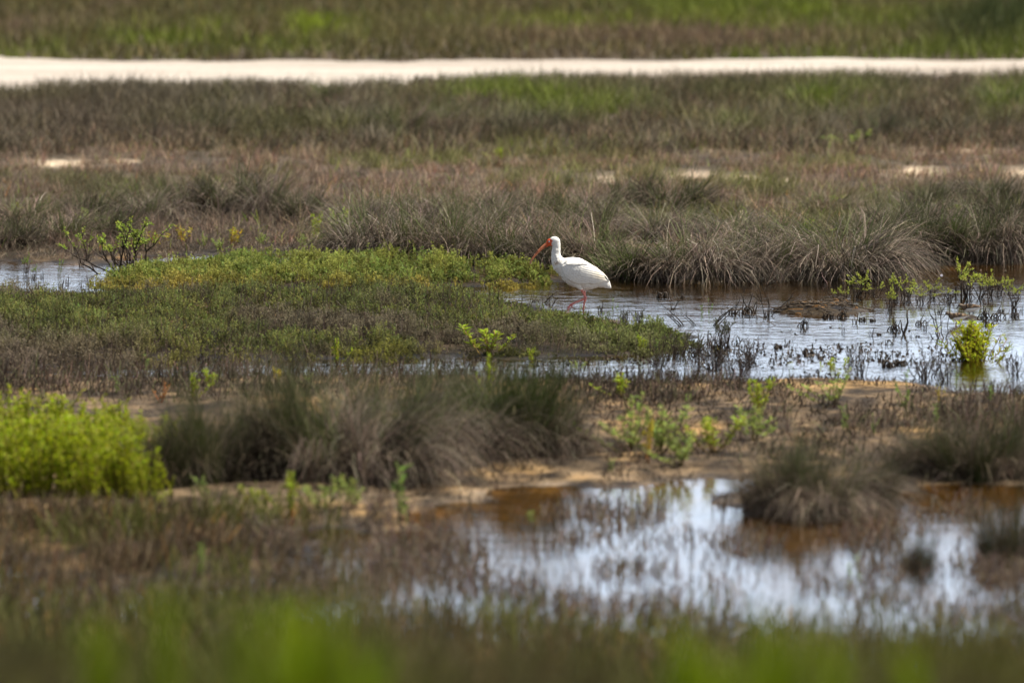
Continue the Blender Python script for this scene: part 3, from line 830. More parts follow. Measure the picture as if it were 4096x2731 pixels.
G1 = 'little plants on the far side of the water'
HB = [
 ('yellow', 732, 976, 70, 75, 'second right of the channel shrub'),
 ('yellow', 935, 990, 90, 72, 'widest yellow one on the far bank above the spit'),
 ('yellow', 625, 990, 80, 60, 'behind the channel shrub'),
 ('lime', 1268, 980, 60, 125, 'tall, left of the tussocks on the far bank'),
 ('pale', 1380, 965, 120, 125, 'in front of the leftmost front row tussock'),
 ('yellow', 1458, 990, 26, 72, 'very narrow, below a drooping tussock'),
 ('sprig', 1122, 1030, 14, 55, 'upright behind the spit, beside a dark twig'),
 ('pale', 815, 1002, 36, 55, 'between the two yellow plants on the far bank'),
 ('pale', 880, 1010, 60, 50, 'under the widest yellow plant'),
 ('pale', 345, 925, 90, 80, 'in the brown grass above the channel'),
 ('pale', 1045, 985, 60, 50, 'right of the widest yellow plant'),
 ('pale', 1215, 995, 70, 50, 'low, left of the tall lime plant'),
 ('sprig', 3210, 1108, 22, 62, 'like a small cross at the foot of the fountain-like tussock'),
 ('sprig', 2588, 1190, 8, 38, 'a single blade standing in the water right of the ibis tail'),
 ('lime', 3230, 965, 110, 75, 'in the grass above the fountain-like tussock'),
 ('lime', 3810, 880, 70, 60, 'bright spot in the dark grass at the right'),
 ('lime', 2000, 640, 60, 45, 'alone on the brown flat'),
 ('pale', 3400, 590, 160, 60, 'wide light clump at the foot of the grass band'),
 ('lime', 70, 870, 60, 50, 'near the left picture edge above the channel'),
 ('lime', 3350, 830, 80, 45, 'low in the brown flat on the right'),
]
for i, t in enumerate(HB): herb(t[0], t[1], t[2], t[3]*1.2, t[4]*1.15, t[5], G1, i)
G2 = 'little plants around the near side of the main pool'
HM = [
 ('sprig', 235, 1103, 34, 88, 'upright in the small left channel'),
 ('lime', 1955, 1424, 210, 125, 'broadest one on the near edge of the spit'),
 ('lime', 1348, 1478, 75, 115, 'upright in the puddles left of the broadest one'),
 ('lime', 2127, 1442, 55, 70, 'small, right of the broadest one'),
 ('pale', 2300, 1466, 90, 70, 'at the near shore below the ibis'),
 ('lime', 2570, 1412, 50, 78, 'left one of a pair at the tip of the spit'),
 ('sprig', 2622, 1428, 30, 88, 'right one of a pair at the tip of the spit'),
 ('sprig', 2448, 1258, 32, 86, 'in the water right of the ibis legs'),
 ('sprig', 2808, 1297, 26, 100, 'left of two thin stems in the open water'),
 ('sprig', 2838, 1299, 26, 128, 'right of two thin stems in the open water'),
 ('yellow', 2825, 1478, 70, 42, 'under the dark twigs by the near shore'),
 ('yellow', 2874, 1422, 24, 50, 'among the dark twigs by the near shore'),
 ('pale', 3162, 1502, 60, 60, 'left of the taller one on the near shore of the main pool'),
 ('lime', 3335, 1500, 100, 100, 'tallest on the near shore of the main pool'),
 ('succulent', 3895, 1490, 235, 205, 'standing in the pool in front of the sandpipers'),
 ('sprig', 3832, 1548, 36, 85, 'blurred, at the lower left of the succulent'),
 ('sprig', 475, 1580, 46, 98, 'above the lime green bushes'),
 ('sprig', 592, 1500, 36, 104, 'poking up before the dark ground cover on the left'),
 ('lime', 772, 1602, 80, 110, 'left of two together above the big clump'),
 ('lime', 845, 1560, 90, 90, 'right of two together above the big clump'),
 ('orange', 650, 1610, 70, 90, 'above the big tussock clump, far left'),
 ('yellow', 1115, 1530, 100, 65, 'over the top of the big tussock clump'),
 ('pale', 1230, 1545, 50, 60, 'small, right of the yellow one over the big clump'),
]
for i, t in enumerate(HM): herb(*t, G2, i, t[1] == 235)
G3 = 'blurred plants on the mud between the pools'
HN = [
 ('lime', 2481, 1588, 110, 80, 'at the left of the mud, nearest the main pool'),
 ('lime', 3042, 1648, 120, 120, 'standing alone in the middle of the mud'),
 ('sprig', 2740, 1642, 34, 70, 'between the two lime ones on the mud'),
 ('pale', 2520, 1800, 190, 170, 'top left of the big pale patch'),
 ('pale', 2640, 1820, 210, 170, 'middle of the big pale patch'),
 ('yellow', 2590, 1850, 70, 150, 'in the big pale patch, with one yellow head'),
 ('pale', 2720, 1870, 180, 110, 'lower right of the big pale patch'),
 ('lime', 2855, 1812, 170, 130, 'right of the big pale patch'),
 ('pale', 3025, 1760, 170, 120, 'rightmost plant beside the big pale patch'),
 ('sprig', 3640, 1650, 60, 160, 'tallest on the right part of the mud'),
 ('sprig', 3385, 1735, 45, 120, 'left of the tallest on the right part of the mud'),
 ('sprig', 3490, 1745, 30, 90, 'small, just left of the tallest on the right part'),
 ('yellow', 3757, 1618, 34, 70, 'right of the tallest sprig on the mud'),
 ('pale', 3330, 1620, 150, 110, 'leaning, above the middle of the mud'),
 ('sprig', 2437, 1892, 40, 60, 'at the shore of the near pool, left part'),
 ('lime', 2134, 1822, 50, 62, 'at the foot of the dark green near tussock'),
 ('lime', 1955, 1600, 60, 150, 'over the big clump, under the broadest lime plant'),
 ('sprig', 3760, 1700, 40, 80, 'in the brown scrub at the right'),
 ('sprig', 3960, 1620, 40, 80, 'near the right picture edge on the mud'),
]
for i, t in enumerate(HN): herb(t[0], t[1], t[2], t[3]*1.25, t[4]*1.25, t[5], G3, i)
G4 = 'blurred plants left of the near pool'
HL = [
 ('sprig', 1600, 2095, 110, 260, 'tallest, with its reflection at the left end of the near pool'),
 ('lime', 1018, 2032, 90, 85, 'fourth from the right in the row under the big clump'),
 ('lime', 1163, 2062, 100, 155, 'third from the right in the row under the big clump'),
 ('pale', 1300, 2050, 150, 130, 'second from the right in the row under the big clump'),
 ('pale', 1410, 2030, 110, 110, 'rightmost in the row under the big clump'),
 ('lime', 650, 2030, 90, 60, 'small, right below the lime green bushes'),
 ('sprig', 826, 1985, 80, 95, 'at the foot of the left near tussocks'),
 ('orange', 1170, 2110, 60, 90, 'low in the row under the big clump'),
 ('sprig', 800, 2320, 60, 170, 'deep in the blurred scrub'),
 ('sprig', 3450, 2380, 60, 170, 'in the near pool towards the right'),
 ('sprig', 2130, 2120, 60, 90, 'on the wet left shore of the near pool'),
]
for i, t in enumerate(HL): herb(t[0], t[1], t[2], t[3]*1.3, t[4]*1.15, t[5], G4, i)

# lime green bushes on the left
BUSH = [herb_mesh(360+i, 70, .42, .28, .034, .010, 34, (.275,.335,.010), (.17,.15,.02), .5, .11, .04) for i in range(2)]
for i, (px, py, w, h, wh) in enumerate([
 (300, 1880, 330, 230, 'in the middle of the group, between front and back ones'), (480, 1890, 300, 210, 'middle right, beneath the pointed top'), (90, 1880, 330, 230, 'middle left of the group'),
 (-60, 1800, 330, 260, 'back one cut by the left picture edge'), (150, 1770, 320, 190, 'behind, second from the left'),
 (370, 1760, 280, 170, 'behind, with a pointed top'), (560, 1800, 260, 150, 'thin one reaching into the tussocks'),
 (20, 1960, 380, 330, 'front one at the left picture edge'), (230, 1975, 380, 310, 'front middle one'),
 (430, 1985, 320, 290, 'front one with yellow tips by the leftmost tussock'), (560, 1985, 180, 170, 'smallest, lowest at the right')]):
    x, y, z = place(px, py); s = 4*FX/(y*cp+H*sp)
    thing('lime_bush', 'lime green bush, '+wh, 'bush', (x, y, z), BUSH[i % 2], 'lime green bushes', i*1.3, (w/s/.36, w/s/.36, h/s/.42))

# very blurred foreground plants on the near bank
FGB = [herb_mesh(370+i, 16, .5, .3, .075, .026, 30, (.20,.27,.005), (.14,.14,.015), .4) for i in range(2)]
def fg(px, top, d, w, wh, i):
    x = (px-2048)/(4*FX)*d; z = gz1(x, d); top += 45
    yt = (1365.5-top)/(4*FX)
    # height that puts the tip of the plant on that line
    zt = H+d*(yt*cp-sp)/(cp+yt*sp)
    h = max(.15, zt-z)
    ww = w*d/(4*FX)
    ww *= 1.15
    thing('broad_leaf_plant', 'vivid green blurred plant at the bottom, '+wh, 'plant', (x, d, z), FGB[i % 2], 'blurred plants on the nearest bank', i*1.7, (ww/.34, ww/.34, h/.50))
fg(1230, 2440, 12.7, 300, 'brightest one left of the middle', 0)
fg(1130, 2560, 12.4, 260, 'low, left of the brightest one', 1)
fg(1420, 2640, 12.4, 240, 'low, right of the brightest one', 2)
fg(640, 2430, 13.5, 170, 'yellowish one on the left', 1)
fg(390, 2480, 13.5, 150, 'small one on the far left', 0)
fg(980, 2470, 13.5, 140, 'pale narrow one between left and middle', 1)
fg(2730, 2540, 13.5, 260, 'left one of the right group', 1)
fg(3120, 2490, 13.2, 220, 'brightest one of the right group', 0)
fg(3330, 2610, 13.0, 220, 'lower one of the right group', 1)
fg(2880, 2620, 12.7, 260, 'low middle one of the right group', 0)
fg(3640, 2640, 13.0, 260, 'rightmost one at the bottom', 1)

# ------------------------------------------------------------------ shrubs and dead wood in the water
def shrub_mesh(seed, stems=9, h=.3, spread=.45, leafy=1.0, col=(.42,.46,.09)):
    global R
    keep = R; R = np.random.default_rng(seed)
    tp = []; P = []; D = []
    dark = np.array([.028,.020,.015])
    def branch(p0, dirv, L, r, depth):
        k = 6; p = [np.array(p0)]; d = np.array(dirv, float)
        for i in range(k-1):
            d = d+R.normal(0, .20, 3); d[2] += .06; d /= np.linalg.norm(d)
            p.append(p[-1]+d*L/(k-1))
        p = np.array(p); c = dark*R.uniform(.7, 1.6)
        if depth: c = c*1.5
        tp.append((p, np.linspace(r, r*.45, k), c))
        if depth < 2:
            for b in range(R.integers(2, 4)):
                i = R.integers(2, k); az = R.uniform(0, 2*PI)
                dd = d+np.array([math.cos(az), math.sin(az), .25])*.8; dd /= np.linalg.norm(dd)
                branch(p[i], dd, L*R.uniform(.3, .6), r*.6, depth+1)
        if leafy > 0:
            n = int(R.integers(12, 26)*leafy*(.4 if depth == 0 else 1))
            t = R.uniform(.35, 1, n)*(k-1); i0 = np.minimum(t.astype(int), k-2); f = (t-i0)[:, None]
            q = p[i0]*(1-f)+p[i0+1]*f
            keepz = q[:, 2] > h*.42
            q = q[keepz]; P.append(q); e = R.normal(size=(len(q), 3)); e[:, 2] += .8; D.append(e)
    for s in range(stems):
        az = R.uniform(0, 2*PI); le = abs(R.normal(0, spread))
        branch((R.normal(0, .03), R.normal(0, .03), -.06), (math.sin(le)*math.cos(az), math.sin(le)*math.sin(az), math.cos(le)), h*R.uniform(.5, .95), .0062, 0)
    out = [('stems', quads_mesh('stems', *tubes(tp), M_stem))]
    if leafy > 0:
        P = np.vstack(P); D = np.vstack(D); n = len(P)
        out.append(('leaves', quads_mesh('leaves', *leaves(P, D, R.uniform(.010, .020, n), R.uniform(.005, .009, n), jit(col, n, .35, .08)), M_leaf)))
    R = keep
    return out
SV = [shrub_mesh(400+i, 8, .3, .42, 1.1) for i in range(4)]
def shrub(px, py, w, h, label, group, var, ms=SV, name='marsh_shrub', cat='shrub'):
    x, y, z = place(px, py, True); s = 4*FX/(y*cp+H*sp)
    return thing(name, label, cat, (x, y, 0 if z < .02 else z), ms[var % len(ms)], group, var*1.9+.4, (w/s/.34, w/s/.34, h/s/.30))
GS = 'leafy shrubs standing in the pool on the right'
for i, (px, py, w, h, l) in enumerate([
 (3370, 1218, 75, 115, 'small leafy shrub rooted on the mud islet'),
 (3440, 1184, 120, 120, 'leafy shrub behind the right end of the mud islet'),
 (3500, 1180, 90, 60, 'low sparse shrub behind the right end of the mud islet'),
 (3555, 1240, 70, 120, 'thin shrub nearest the viewer in the shrub row, mostly bare legs'),
 (3590, 1190, 130, 150, 'leafy shrub with one tall leaning shoot, left of the tallest'),
 (3640, 1196, 100, 90, 'low tangled shrub right of the one with a leaning shoot'),
 (3690, 1212, 90, 80, 'low bare-legged shrub in the middle of the shrub row'),
 (3730, 1194, 80, 95, 'shrub carrying a tiny white flower'),
 (3790, 1202, 90, 80, 'low arching shrub directly above the nearer sandpiper'),
 (3856, 1182, 150, 170, 'tallest leafy shrub of the row'),
 (3912, 1190, 100, 120, 'leafy shrub immediately right of the tallest one'),
 (3970, 1184, 90, 120, 'leafy shrub second right of the tallest one'),
 (4000, 1176, 70, 110, 'narrow leafy shrub close to the right picture edge'),
 (4050, 1230, 90, 145, 'leafy shrub on a leaning stem at the right picture edge')]):
    shrub(px, py, w*1.25, h*.92, l, GS, i)
def flower():
    x, y, z = place(3732, 1194, True); s = 4*FX/(y*cp+H*sp)
    n = 5; a = np.arange(n)*2*PI/n
    d = np.stack([np.cos(a), -.5+0*a, np.sin(a)], 1)
    V, F, c = leaves(np.zeros((n, 3)), d, np.full(n, .014), np.full(n, .010), np.tile([[.8,.75,.82]], (n, 1)), np.stack([-np.sin(a), 0*a, np.cos(a)], 1))
    o = link('white_flower', quads_mesh('white_flower', V, F, c, M_leaf)); o.location = (x+.06, y-.03, 94/s)
    tag(o, 'tiny white flower on a twig tip among the pool shrubs', 'flower')
flower()
GL = 'shrubs in the small left channel'
SB = [shrub_mesh(427, 16, .3, .62, .9, (.33,.40,.07)), shrub_mesh(421, 6, .3, .35, 1.2, (.26,.36,.07))]
shrub(512, 1096, 260, 250, 'large leafy shrub with black stems in the small left channel', GL, 0, SB)
shrub(107, 1098, 60, 105, 'small leafy shrub at the left end of the channel', GL, 1, SB)
shrub(140, 1114, 50, 70, 'smallest leafy shrub right of the one at the left end of the channel', GL, 1, SB)
GT = 'dark leafless twig clumps at the near shore'
BR = [shrub_mesh(430+i, 13, .3, .38, 0) for i in range(3)]
DL = [shrub_mesh(440+i, 12, .3, .38, .7, (.085,.085,.04)) for i in range(2)]
for i, (px, py, w, h, l, k) in enumerate([
 (2700, 1420, 130, 110, 'dark twig clump just right of the spit tip', 1), (2790, 1445, 130, 130, 'dark twig clump left of the tallest one', 1),
 (2900, 1400, 160, 165, 'tall dark twig clump with a few leaves, in the water off the spit', 1), (2860, 1480, 150, 120, 'dark twig clump touching the near shore below the tall one', 0),
 (2990, 1450, 150, 110, 'dark twig clump right of the tall one', 0), (2950, 1490, 150, 90, 'low twig clump on the shore under the tall one', 0),
 (2640, 1470, 110, 90, 'low twig clump between shore and spit tip', 0), (3440, 1500, 100, 130, 'grey fine twig clump left of the middle of the near shore', 0),
 (3400, 1450, 60, 90, 'single thin dark twig clump standing off the near shore', 0), (3700, 1510, 150, 130, 'fine grey twig clump near the succulent, left one', 0),
 (3770, 1520, 130, 110, 'fine grey twig clump near the succulent, right one', 0), (4060, 1500, 110, 110, 'fine grey twig clump at the right picture edge', 0),
 (2500, 1290, 90, 60, 'low dark twig clump in front of the open water right of the ibis', 1), (2560, 1310, 80, 90, 'thin twig clump at the upper edge of the spit tip', 1),
 (2640, 1330, 70, 90, 'sparse twig clump in the water above the spit tip', 1)]):
    shrub(px, py, w, h, l, GT, i, DL if k else BR, 'twig_clump', 'twigs')

# dead stubs and twigs
def stub_mesh(kind, seed):
    rr = np.random.default_rng(seed); tp = []
    col = lambda: np.array([.040,.030,.022])*rr.uniform(.6, 1.6)
    def arc(x0, w, h, r, lean=0):
        r = r*.62; w = w*.6; x0 = x0*.7
        t = np.linspace(0, 1, 8); p = np.stack([x0+w*t+rr.normal(0, .003, 8), rr.normal(0, .004, 8)+lean*t, -.02+(h+.02)*np.sin(PI*t)**.8], 1)
        tp.append((p, r*rr.uniform(.7, 1.2, 8), col()))
    def up(x0, h, lx, r, k=7, y0=0):
        r = r*.8
        t = np.linspace(0, 1, k); p = np.stack([x0+lx*t+np.cumsum(rr.normal(0, .0035*h/.1, k)), y0+rr.normal(0, .004, k), -.03+(h+.03)*t], 1)
        tp.append((p, np.linspace(r, r*.45, k)*rr.uniform(.8, 1.2, k), col())); return p
    if kind == 'stub':
        p = up(0, .06, .01, .006); up(.006, .035, -.02, .005); up(-.012, .025, -.012, .005)
    elif kind == 'arch':
        arc(-.05, .10, .032, .006); up(-.04, .045, .006, .006); arc(0, .06, .015, .005)
    elif kind == 'clod':
        for i in range(7): arc(rr.uniform(-.05, .03), rr.uniform(.02, .07), rr.uniform(.01, .028), .007, rr.normal(0, .03))
        for i in range(3): up(rr.uniform(-.04, .04), rr.uniform(.02, .05), rr.normal(0, .02), .004)
    elif kind == 'tuft':
        for i in range(4): arc(rr.uniform(-.06, .03), rr.uniform(.05, .10), rr.uniform(.012, .045), .006, rr.normal(0, .03))
        for i in range(5): up(rr.uniform(-.03, .03), rr.uniform(.03, .12), rr.normal(0, .045), .0045)
    elif kind == 'twig':
        for i in range(4):
            p = up(rr.uniform(-.015, .015), rr.uniform(.14, .24), rr.normal(0, .08), .004, 9)
            for j in range(2):
                q = p[rr.integers(3, 8)]; e = np.array([rr.normal(0, .05), rr.normal(0, .03), rr.uniform(.02, .07)])
                tp.append((np.array([q, q+e*.5+rr.normal(0, .004, 3), q+e]), [.0028, .0022, .0015], col()))
        for i in range(3): up(rr.uniform(-.03, .03), rr.uniform(.02, .05), rr.normal(0, .02), .005)
    elif kind == 'lean':
        for i in range(3):
            t = np.linspace(0, 1, 9); L = rr.uniform(.16, .26)
            p = np.stack([L*.75*t+i*.02, rr.normal(0, .003, 9), -.02+L*(t**.8)*.75+rr.normal(0, .003, 9)], 1)
            tp.append((p, np.linspace(.005, .0018, 9), col()))
            q = p[5]; tp.append((np.array([q, q+(-.01,0,.03), q+(.0,0,.055)]), [.0025,.002,.0015], col()))
    return [('wood', quads_mesh('wood', *tubes(tp), M_stem))]
STV = {k: [stub_mesh(k, 500+10*i+j)[0][1] for j in range(3)] for i, k in enumerate(['stub','arch','clod','tuft','twig','lean'])}
BASEH = {'stub': .06, 'arch': .045, 'clod': .045, 'tuft': .10, 'twig': .22, 'lean': .19}
def wood(kind, px, py, hpx, label, i, flip=1, col=None):
    x, y, z = place(px, py, True); s = 4*FX/(y*cp+H*sp); k = hpx/s/BASEH[kind]
    o = link({'stub':'dead_stub','arch':'dead_root','clod':'root_clod','tuft':'root_tuft','twig':'dead_twig','lean':'leaning_twig'}[kind], STV[kind][i % 3])
    o.location = (x, y, z); o.scale = (k*flip, k, k); o.rotation_euler = (0, 0, random.uniform(-.5, .5))
    tag(o, label, {'stub':'stub','arch':'root','clod':'clod','tuft':'root tuft','twig':'twig','lean':'twig'}[kind], 'dead wood standing in the pools')
for i, t in enumerate([
 ('tuft', 3211, 1306, 60, 'black crooked stub with a curled foot, below the left part of the islet'),
 ('arch', 3213, 1326, 16, 'low black arch just under the crooked stub below the islet'),
 ('stub', 3376, 1334, 28, 'small black stub with a tail, below the right part of the islet'),
 ('stub', 3424, 1292, 38, 'single upright black peg below the right end of the islet'),
 ('clod', 3450, 1282, 22, 'black clod right beside the single upright peg'),
 ('clod', 3490, 1284, 16, 'flatter black clod, second right of the upright peg'),
 ('tuft', 3572, 1322, 62, 'dark root tuft with a thin pale shoot, left of centre of the right pool'),
 ('stub', 3490, 1342, 34, 'forked black stub in open water left of the slender stick'),
 ('clod', 3517, 1340, 14, 'small low clod next to the forked stub'),
 ('stub', 3614, 1336, 96, 'slender straight dark stick, the tallest single stick in open water'),
 ('tuft', 3680, 1298, 52, 'large spiky root tuft left of the nearer sandpiper'),
 ('stub', 3704, 1318, 30, 'bent stub hanging from the large spiky tuft'),
 ('stub', 3644, 1348, 18, 'tiny hooked stub under the large spiky tuft'),
 ('clod', 3670, 1347, 10, 'tiny flat clod right of the hooked stub'),
 ('stub', 3715, 1350, 13, 'tiny lone peg before the tall forked twig'),
 ('arch', 3560, 1378, 22, 'black arch lying in the middle of the open water'),
 ('twig', 3762, 1352, 150, 'tall forked twig rising in front of the nearer sandpiper'),
 ('tuft', 3756, 1250, 26, 'small root tuft left of the farther sandpiper'),
 ('tuft', 3932, 1272, 62, 'spiky root tuft touching the tail of the farther sandpiper'),
 ('tuft', 3985, 1272, 64, 'tangled root tuft right of the farther sandpiper'),
 ('tuft', 4056, 1266, 44, 'dense black root tuft at the right picture edge'),
 ('clod', 3955, 1302, 26, 'dark curled clod behind the succulent'),
 ('clod', 4005, 1246, 14, 'flat dark clod between the two tufts on the far right'),
 ('stub', 4090, 1246, 22, 'hooked peg cut close to the right picture edge'),
 ('stub', 3998, 1368, 28, 'black peg right of the succulent'),
 ('arch', 4012, 1396, 24, 'black curved root right of the succulent'),
 ('clod', 3236, 1415, 34, 'spiky dark clod near the shore, left of the lime plant'),
 ('clod', 3280, 1432, 16, 'long flat clod near the shore beside the spiky one'),
 ('stub', 3365, 1400, 18, 'tiny brown peg above the tallest shore plant'),
 ('stub', 3265, 1362, 12, 'tiniest peg in the open water left'),
 ('clod', 3590, 1420, 14, 'small round clod in front of the arch'),
 ('stub', 3456, 1446, 34, 'three pronged dark stub near the shore'),
 ('clod', 3553, 1462, 38, 'upright dark clod near the shore, left of its twin'),
 ('clod', 3602, 1456, 32, 'ragged dark clod near the shore, right of its twin'),
 ('clod', 3778, 1422, 14, 'flat clod just left of the succulent'),
 ('clod', 3806, 1422, 13, 'round clod touching the succulent on its left'),
 ('tuft', 3366, 1268, 50, 'dark forked peg in front of the islet'),
 ('clod', 3310, 1270, 28, 'half sunken black clod in front of the islet'),
 ('twig', 3070, 1264, 150, 'tall branching dark twig at the left end of the islet'),
 ('stub', 3066, 1268, 30, 'thick peg at the foot of the tall branching twig'),
 ('clod', 2650, 1186, 30, 'dark root clod in the water right of the ibis tail, left one'),
 ('tuft', 2728, 1190, 22, 'dark root tuft right of the ibis tail, right one'),
 ('twig', 2693, 1238, 66, 'short branched twig below the two dark clods right of the ibis'),
 ('lean', 2740, 1302, 95, 'black twigs leaning left, near the spit tip'),
 ('lean', 2788, 1300, 70, 'small twig clump leaning left of the two green stems'),
 ('lean', 2848, 1300, 95, 'two long dark twigs curving to the right'),
 ('tuft', 2938, 1254, 66, 'dark crooked roots like hooks, left one'),
 ('tuft', 2985, 1250, 76, 'dark crooked roots like hooks, middle one'),
 ('stub', 3020, 1250, 46, 'loop shaped dark stub right of the hooks'),
 ('stub', 2978, 1160, 18, 'tiny snag near the far bank, right of the ibis'),
 ('clod', 3114, 1390, 26, 'squat black clod between the spit and the shore plants'),
 ('stub', 3165, 1420, 18, 'brown peg right of the squat clod'),
 ('stub', 250, 1148, 36, 'forked black stub in the left channel'),
 ('stub', 273, 1130, 30, 'black peg with a loop in the left channel'),
 ('twig', 325, 1064, 80, 'dark twig at the back of the left channel'),
 ('stub', 136, 1118, 30, 'black stub under the smallest channel shrub'),
 ('stub', 172, 1112, 28, 'black stub in the middle of the channel row'),
 ('tuft', 1030, 1045, 36, 'black root tuft at the back edge of the bright spit'),
 ('twig', 1150, 1050, 70, 'dark twig at the back edge of the bright spit'),
 ('clod', 920, 1036, 16, 'flat black clod in the strip behind the spit'),
 ('twig', 2205, 1228, 66, 'thin dark twig left of the ibis feet'),
 ('tuft', 2138, 1208, 26, 'black spidery root left of the ibis, at the spit edge'),
 ('lean', 2172, 1212, 62, 'fine dark twig between the spidery root and the ibis'),
 ('stub', 2405, 1246, 40, 'dark bent stub right behind the ibis feet'),
 ('twig', 1690, 1145, 40, 'bleached little twig over the bright spit'),
]):
    lean = t[0] == 'lean'
    wood(*t, i, -1 if (lean and 'left' in t[4] and 'curving' not in t[4]) else 1)

# long fallen twig arching into the water right of the ibis
def fallen():
    a = unproj(2850, 1297); b = unproj(2960, 1270); c = unproj(3108, 1302)
    pts = [(a[0], a[1], -.02), (a[0]+.06, a[1], .06), (a[0]+.13, a[1]-.02, .105), (a[0]+.2, a[1]-.05, .112), (b[0]+.03, b[1]-.6, .085), (b[0]+.12, b[1]-1.1, .065), (c[0]-.05, c[1]+.1, .02), (c[0], c[1], -.005)]
    P = np.array(pts); P[:, 1] = np.linspace(a[1], c[1], len(P)); P += np.random.default_rng(3).normal(0, .004, P.shape)
    o = link('fallen_twig', quads_mesh('fallen_twig', *tubes([(P, np.linspace(.005, .0025, len(P)), (.10,.075,.055))]), M_stem))
    tag(o, 'long thin twig arching over and dipping into the pool left of the islet', 'twig')
fallen()

# litter on the mud islet
def islet():
    rr = np.random.default_rng(9); tp = []
    for i in range(420):
        px = rr.uniform(3080, 3500); py = 1240+rr.normal(0, 8)-10*abs(px-3300)/220+ (6 if px < 3250 else 0)
        x, y = unproj(px, py); z = gz1(x, y)
        if z < -.01: continue
        a = rr.normal(0, .5); L = rr.uniform(.02, .08)*(1.4 if px < 3330 else .7); k = 4; t = np.linspace(-.5, .5, k)
        p = np.stack([x+math.cos(a)*L*t, y+math.sin(a)*L*t, z+.006+rr.uniform(0, .014)*(1-(2*t)**2)+rr.uniform(0, .008)], 1)
        c = np.array([.05,.037,.026])*rr.uniform(.5, 2.2)
        if rr.random() < .08: c = np.array([.30,.15,.05])
        tp.append((p, np.full(k, rr.uniform(.002, .0045)), c))
    o = link('drift_litter', quads_mesh('drift_litter', *tubes(tp), M_stem))
    tag(o, 'mat of dark twigs and litter washed up on the mud islet', 'litter', None, 'stuff')
islet()
# black litter scattered over the mud
def mudlitter():
    X, Y, PX, PY = scatter(900, 36, 45.4, .088, lambda X, Y, PX, PY: (waterdist(X, Y) < .05)*np.maximum(sst(1500, 2300, PX), .55*sst(40.5, 39, Y))*.6*(.3+.7*1)*sst(.32, .56, fbm(X*2.5, Y*1.6, 131, 3)))
    n = len(X)
    return blades(roots(X, Y)+np.array([0, 0, .012]), R.uniform(0, 2*PI, n), R.uniform(.015, .06, n), R.uniform(.4, 1.6, n), R.uniform(-.4, .4, n), R.uniform(.005, .012, n), jit((.055,.040,.028), n, .5), 2, .6)
stuff('mud_litter', 'dark plant litter scattered over the ochre mud', *mudlitter(), M_grass)
# crumbs and floating bits along the shore
def shorebits():
    X, Y, PX, PY = scatter(75, 44, 56, .085, lambda X, Y, PX, PY: np.clip(blob(PX, PY, 3300, 1480, 900, 30)+blob(PX, PY, 1400, 1470, 1300, 22)+blob(PX, PY, 2900, 1450, 400, 50)+blob(PX, PY, 3300, 1120, 900, 16)*.7, 0, 1)*(ground_z(X, Y) < .02))
    n = len(X)*6
    X = np.repeat(X, 6)+R.normal(0, .035, n); Y = np.repeat(Y, 6)+R.normal(0, .08, n)
    p = np.stack([X, Y, np.maximum(ground_z(X, Y), 0)-.004], 1)
    d = R.normal(size=(n, 3)); d[:, 2] = np.abs(d[:, 2])*.8
    return leaves(p, d, R.uniform(.012, .045, n), R.uniform(.006, .018, n), jit((.055,.042,.032), n, .6))
stuff('shore_litter', 'black crumbs of dead plants along the waterline', *shorebits(), M_stem)

# ------------------------------------------------------------------ birds
def feather_mat(name, rough=.75, bump=.25, scale=220):
    m, N, L = mat(name)
    tc = N.new('ShaderNodeTexCoord')
    mp = N.new('ShaderNodeMapping'); mp.inputs['Rotation'].default_value = (0, .5, 0); mp.inputs['Scale'].default_value = (.35, 1, 1)
    L.new(tc.outputs['Object'], mp.inputs[0])
    n = noise_node(N, L, mp.outputs[0], scale, 4, .6)
    at = N.new('ShaderNodeAttribute'); at.attribute_name = 'Col'
    r = ramp(N, L, n.outputs[0], [(.3, (.86,.85,.83)), (.55, (1,1,1))])
    mx = N.new('ShaderNodeMix'); mx.data_type = 'RGBA'; mx.blend_type = 'MULTIPLY'; mx.inputs[0].default_value = 1
    L.new(at.outputs['Color'], mx.inputs[6]); L.new(r.outputs[0], mx.inputs[7])
    p = N.new('ShaderNodeBsdfPrincipled'); p.inputs['Roughness'].default_value = rough; p.inputs['Specular IOR Level'].default_value = .25
    L.new(mx.outputs[2], p.inputs['Base Color'])
    bp = N.new('ShaderNodeBump'); bp.inputs['Strength'].default_value = bump; bp.inputs['Distance'].default_value = .004
    L.new(n.outputs[0], bp.inputs['Height']); L.new(bp.outputs[0], p.inputs['Normal'])
    o = N.new('ShaderNodeOutputMaterial'); L.new(p.outputs[0], o.inputs[0])
    return m

